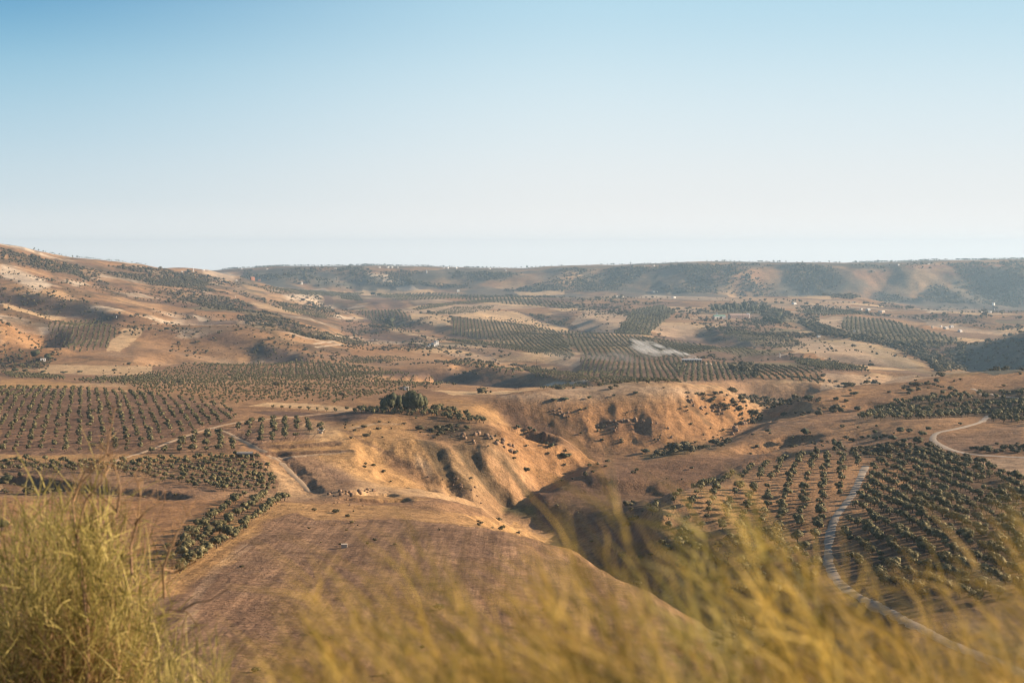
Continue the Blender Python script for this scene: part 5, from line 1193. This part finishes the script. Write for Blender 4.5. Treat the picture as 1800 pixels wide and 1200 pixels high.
for k in range(44):
    t = k / 43; pf.append((1226 - 108 * t + rq.normal(0, 2), 628 - 19 * t ** .8 + rq.normal(0, 1.5 + 5 * t), 1795 + (k * 13) % 60, 9 + 15 * t, 2.2 + 4.2 * t))
smoke('white smoke streaming left from the roof of the long barn', pf, .05, 2)
pf = []
for k in range(22):
    t = k / 21; pf.append((1130 - 150 * t + rq.normal(0, 8), 628 + 14 * t + rq.normal(0, 9), 1700 + 9 * k, 40, 13))
smoke('thin bluish smoke spread over the orchard left of the barn', pf, .0035, 3)

# ------------------------------------------------------------------ broom shrubs in front of the camera
def blade_arrays(bases, tips, bend, wid, seg=3):
    """thin tapering strips from base to tip; arrays (n,3)"""
    n = len(bases); t = np.linspace(0, 1, seg + 1); ax = tips - bases
    side = np.cross(ax, rng.normal(size=(n, 3))); side /= np.maximum(np.linalg.norm(side, axis=1)[:,None], 1e-9)
    VV = np.empty((n, seg + 1, 2, 3))
    for k, tt in enumerate(t):
        p = bases + ax * tt + bend * (tt * tt); w_ = wid[:,None] * (1 - 0.75 * tt)
        VV[:,k,0] = p - side * w_ / 2; VV[:,k,1] = p + side * w_ / 2
    i = (np.arange(n) * (seg + 1) * 2)[:,None]; q = []
    for k in range(seg): q.append(i + [2*k, 2*k+1, 2*k+3, 2*k+2])
    return VV.reshape(-1, 3), np.stack(q, 1).reshape(-1, 4)
def stem_mat(name, a, b_c, c):
    m, nt, b = new_mat(name); g = node(nt, 'ShaderNodeNewGeometry')
    r_ = ramp(nt, g.outputs['Random Per Island'], [(0.1, a), (0.5, b_c), (0.9, c)]); nt.links.new(r_.outputs[0], b.inputs['Base Color']); b.inputs['Roughness'].default_value = .6
    tr = nt.nodes.new('ShaderNodeBsdfTranslucent'); nt.links.new(r_.outputs[0], tr.inputs[0]); ms = nt.nodes.new('ShaderNodeMixShader'); ms.inputs[0].default_value = .35
    nt.links.new(b.outputs[0], ms.inputs[1]); nt.links.new(tr.outputs[0], ms.inputs[2]); nt.links.new(ms.outputs[0], nt.nodes['Material Output'].inputs[0]); return m
M_ST1 = stem_mat('broom_green', (.10,.09,.025), (.30,.255,.07), (.58,.47,.17))
M_ST2 = stem_mat('broom_gold', (.12,.09,.02), (.44,.295,.06), (.80,.56,.15))
M_ST4 = stem_mat('broom_tawny', (.09,.08,.02), (.30,.215,.05), (.64,.43,.13))
M_ST3 = stem_mat('dry_twigs', (.16,.09,.045), (.34,.21,.10), (.52,.35,.18))
def tube_arrays(paths, sides=5):
    VV, FF, n0 = [], [], 0; an = np.arange(sides) * 2 * np.pi / sides
    for pts, rads in paths:
        m_ = len(pts)
        for k in range(m_):
            d = pts[min(k+1, m_-1)] - pts[max(k-1, 0)]; d = d / max(np.linalg.norm(d), 1e-9); x = np.cross(d, [.3, .9, .2]); x /= np.linalg.norm(x); y = np.cross(d, x)
            VV.append(pts[k] + rads[k] * (np.cos(an)[:,None] * x + np.sin(an)[:,None] * y))
        for k in range(m_ - 1):
            for s in range(sides): a = n0 + k * sides + s; b = n0 + k * sides + (s + 1) % sides; FF.append((a, b, b + sides, a + sides))
        n0 += m_ * sides
    return np.concatenate(VV), np.array(FF)
def W3(u, v, Y): return np.array([(u - 900) / F * Y, Y, -(v - VH) / F * Y])
def gz(x, y): return float(height(x, y)[0])
def broom(name, label, root_u, Y, tips, per, flen, wid, mat, lean, wood=0.011, spread=.05, mat2=None, sweep=0.0, start=.45, wild=.33, twig=7):
    """a broom shrub: woody branches from one root, each ending in a plume of fine stems; tips are (u, v, Y)"""
    x0 = (root_u - 900) / F * Y; root = np.array([x0, Y, gz(x0, Y) - .05]); o = bpy.data.objects.new(name, None); col.objects.link(o); o.location = root; o.empty_display_size = .3
    tag(o, label, 'shrub', 'broom shrubs in the foreground'); paths, B1, T1, BD, WD, B2, T2, BD2, WD2 = [], [], [], [], [], [], [], [], []
    for (u, v, y) in tips:
        tip = W3(u, v, y) - root; mid = tip * .5 + np.array([lean * np.linalg.norm(tip), 0, .06]) + rng.normal(0, .03, 3)
        t = np.linspace(0, 1, 9)[:,None]; c = (1-t)**2 * 0 + 2*(1-t)*t*mid + t*t*tip
        paths.append((c[:7], np.linspace(wood, wood * .25, 7) * rng.uniform(.7, 1.2)))
        s = rng.uniform(start, 1.0, per) ** .8; p = 2*((1-s)*s)[:,None]*mid + (s*s)[:,None]*tip; d = 2*(1-2*s)[:,None]*mid + 2*s[:,None]*tip; d /= np.linalg.norm(d, axis=1)[:,None]
        p = p + rng.normal(0, spread * .25, p.shape); e = d + rng.normal(0, wild, p.shape); e /= np.linalg.norm(e, axis=1)[:,None]
        L_ = flen * rng.uniform(.5, 1.3, (per, 1)); B1.append(p); T1.append(p + e * L_); BD.append(rng.normal(0, .12, p.shape) * L_ + np.array([-sweep, 0, -.10]) * L_); WD.append(wid * rng.uniform(.5, 1.6, per))
        k2 = max(3, per // twig); s = rng.uniform(.2, .8, k2); p = 2*((1-s)*s)[:,None]*mid + (s*s)[:,None]*tip; e = rng.normal(0, .5, p.shape) + np.array([0, 0, .9]); L_ = flen * rng.uniform(.8, 2.0, (k2, 1))
        B2.append(p); T2.append(p + e * L_); BD2.append(rng.normal(0, .2, p.shape) * L_); WD2.append(wid * 1.3 * rng.uniform(.6, 1.4, k2))
    V1, F1 = tube_arrays(paths); link('branches', np_mesh('branches', V1, F1, True), M_BRN, o)
    V1, F1 = blade_arrays(np.concatenate(B1), np.concatenate(T1), np.concatenate(BD), np.concatenate(WD)); link('green_stems', np_mesh('green_stems', V1, F1), mat, o)
    V1, F1 = blade_arrays(np.concatenate(B2), np.concatenate(T2), np.concatenate(BD2), np.concatenate(WD2)); link('dry_twigs', np_mesh('dry_twigs', V1, F1), mat2 or M_ST3, o)
    return o
M_BRN = flat_mat('branch_bark', (.26,.17,.10), .9, .4, 30)
# the big one at the left edge
def env(xs, ys, u): return float(np.interp(u, xs, ys))
tips = []
for k in range(270):
    u = rng.uniform(-90, 305); top = env([-100,0,60,140,190,240,280,310], [930,900,870,850,870,930,1000,1120], u)
    v = top + abs(rng.normal(0, 1)) * 130 + 10; tips.append((u, v, rng.uniform(6.3, 7.7)))
broom('broom_shrub', 'tall bushy green and straw coloured broom filling the lower left corner', 110, 7.0, tips, 85, .19, .0042, M_ST1, 0.02, .018, .26, start=.3, wild=.62, twig=3)
tips = [(rng.uniform(270, 400), 1120 + abs(rng.normal(0, 50)) + abs(u_ - .5) * 60, rng.uniform(5.2, 5.8)) for u_ in rng.rand(46)]
broom('broom_shrub', 'small pale green broom tuft low beside the big left shrub', 330, 5.5, tips, 45, .14, .003, M_ST1, 0.02, .006, .06)
# dry bare branches standing out of the left shrub
bpaths = []
x0 = (150 - 900) / F * 6.6; rootb = np.array([x0, 6.6, gz(x0, 6.6)])
for pl in ([(150,1100),(132,950),(128,880),(150,830),(188,800),(200,720)], [(128,880),(140,850),(170,820)], [(160,1090),(135,940),(150,880),(180,845),(196,810)], [(188,800),(178,780)], [(230,1010),(228,960),(240,920),(246,870),(238,830)], [(240,920),(258,900),(290,880)], [(290,1050),(288,1000),(300,960),(318,930),(330,900)], [(286,1000),(310,1005),(345,985)], [(205,900),(212,860),(205,820)], [(75,1150),(82,1080),(70,1040)]):
    q = np.array([W3(u + rng.normal(0, 2), v, 6.6 + .1 * math.sin(u)) for u, v in pl]); 
    t = np.linspace(0, len(q) - 1, 4 * len(q)); c = np.stack([np.interp(t, np.arange(len(q)), q[:,k]) for k in range(3)], 1); bpaths.append((c - rootb, np.linspace(.007, .002, len(c))))
V1, F1 = tube_arrays(bpaths + [(np.array([[0, 0, -.05], [0.02, 0, (bpaths[0][0][0][2]) * .5], bpaths[0][0][0]]), [.014, .012, .010])]); o = bpy.data.objects.new('dead_branches', None); col.objects.link(o); o.location = rootb
tag(o, 'bare dead brown branches rising out of the left shrub', 'dead shrub'); link('branches', np_mesh('branches', V1, F1, True), M_BRN, o)
fb, ft = [], []
for c, r_ in bpaths:
    for k in range(len(c)):
        for q in range(3): fb.append(c[k]); ft.append(c[k] + rng.normal(0, .05, 3) + [0, 0, .05])
V1, F1 = blade_arrays(np.array(fb), np.array(ft), rng.normal(0, .01, (len(fb), 3)), np.full(len(fb), .003)); link('dry_twigs', np_mesh('dry_twigs', V1, F1), M_ST3, o)
# a fallen dry twig fork right of it
x0 = (345 - 900) / F * 6.2; rt = np.array([x0, 6.2, gz(x0, 6.2)]); pp = []
for pl in ([(330,1400),(325,1250),(318,1150),(322,1118),(350,1095)], [(295,1070),(330,1074),(352,1107)], [(322,1070),(345,1058),(368,1055),(400,1035)], [(318,1150),(322,1100),(330,1074)]):
    q = np.array([W3(u, v, 6.2) for u, v in pl]); t = np.linspace(0, len(q) - 1, 4 * len(q)); c = np.stack([np.interp(t, np.arange(len(q)), q[:,k]) for k in range(3)], 1); pp.append((c - rt, np.linspace(.005, .002, len(c))))
V1, F1 = tube_arrays(pp); o = bpy.data.objects.new('dead_twig', None); col.objects.link(o); o.location = rt; tag(o, 'thin forked dry twig standing right of the left shrub', 'twig'); link('stalk', np_mesh('stalk', V1, F1, True), M_BRN, o)
# the swaying blurred ones along the bottom
ex = [430,500,560,640,720,800,880,940,1000,1080,1150,1220,1300,1380,1450,1520,1600,1680,1740,1820,1900]
ey = [1120,1010,960,950,930,960,960,900,930,900,930,880,900,930,960,980,960,900,930,900,920]
lab = ['golden wispy broom at the left of the blurred foreground', 'golden broom leaning left in front of the tilled field', 'dense golden broom in the middle of the blurred foreground', 'yellow broom whose plumes cross the ravine', 'broom with long arching plumes in front of the left orchard',
       'broom with tall arching plumes in front of the farm road', 'broom in front of the right orchard, next to the rightmost one', 'rightmost golden broom of the blurred foreground']
cen = [560, 720, 890, 1050, 1230, 1410, 1590, 1770]
for k, (c_, lb) in enumerate(zip(cen, lab)):
    Yb = (1.9, 1.7, 2.0, 1.75, 2.05, 1.85, 2.1, 1.8)[k]; tips = []
    n_ = (30, 42, 52, 52, 48, 48, 52, 56)[k]
    for q in range(n_):
        u = rng.normal(c_, 85); top = env(ex, ey, u) + (15 if u < 1000 else -12); d_ = rng.rand() ** 0.62
        v = top + d_ * (1290 - top) - (70 * rng.rand() if rng.rand() < .12 else 0); tips.append((u, v, Yb * rng.uniform(.86, 1.16)))
    broom('broom_shrub', lb, c_ + 190, Yb, tips, 88, .10, .0024, (M_ST2, M_ST4, M_ST1)[(0, 1, 0, 1, 2, 0, 1, 1)[k]], 0.13, .0035, .016, sweep=.3, start=.35, wild=.42)
print('foreground', time.time() - T_START)

# ------------------------------------------------------------------ the air of the valley
zlo = float(H.min()) - 1.5; zin = H[:, np.abs(AX) < 0.75]; zhi = float(max(H.max(), 0)) + 12; print('zhi', zhi, zin.max())
bm = bmesh.new(); bmesh.ops.create_cube(bm, size=1.0)
hx = 8900 * 1.66
bmesh.ops.scale(bm, vec=(2 * hx, 9080, zhi - zlo), verts=bm.verts); bmesh.ops.translate(bm, vec=(0, 9080 / 2 - 60, (zhi + zlo) / 2), verts=bm.verts)
me = bpy.data.meshes.new('haze'); bm.to_mesh(me); bm.free()
hz = link('haze', me); mh = bpy.data.materials.new('haze'); mh.use_nodes = True; nt = mh.node_tree; nt.nodes.remove(nt.nodes['Principled BSDF'])
pv = nt.nodes.new('ShaderNodeVolumePrincipled'); pv.inputs['Color'].default_value = (.50, .75, 1.0, 1); pv.inputs['Density'].default_value = HAZE; pv.inputs['Anisotropy'].default_value = 0.25
nt.links.new(pv.outputs[0], nt.nodes['Material Output'].inputs['Volume']); me.materials.append(mh); tag(hz, kind='stuff', label='pale blue summer haze filling the valley')
print('done', time.time() - T_START)
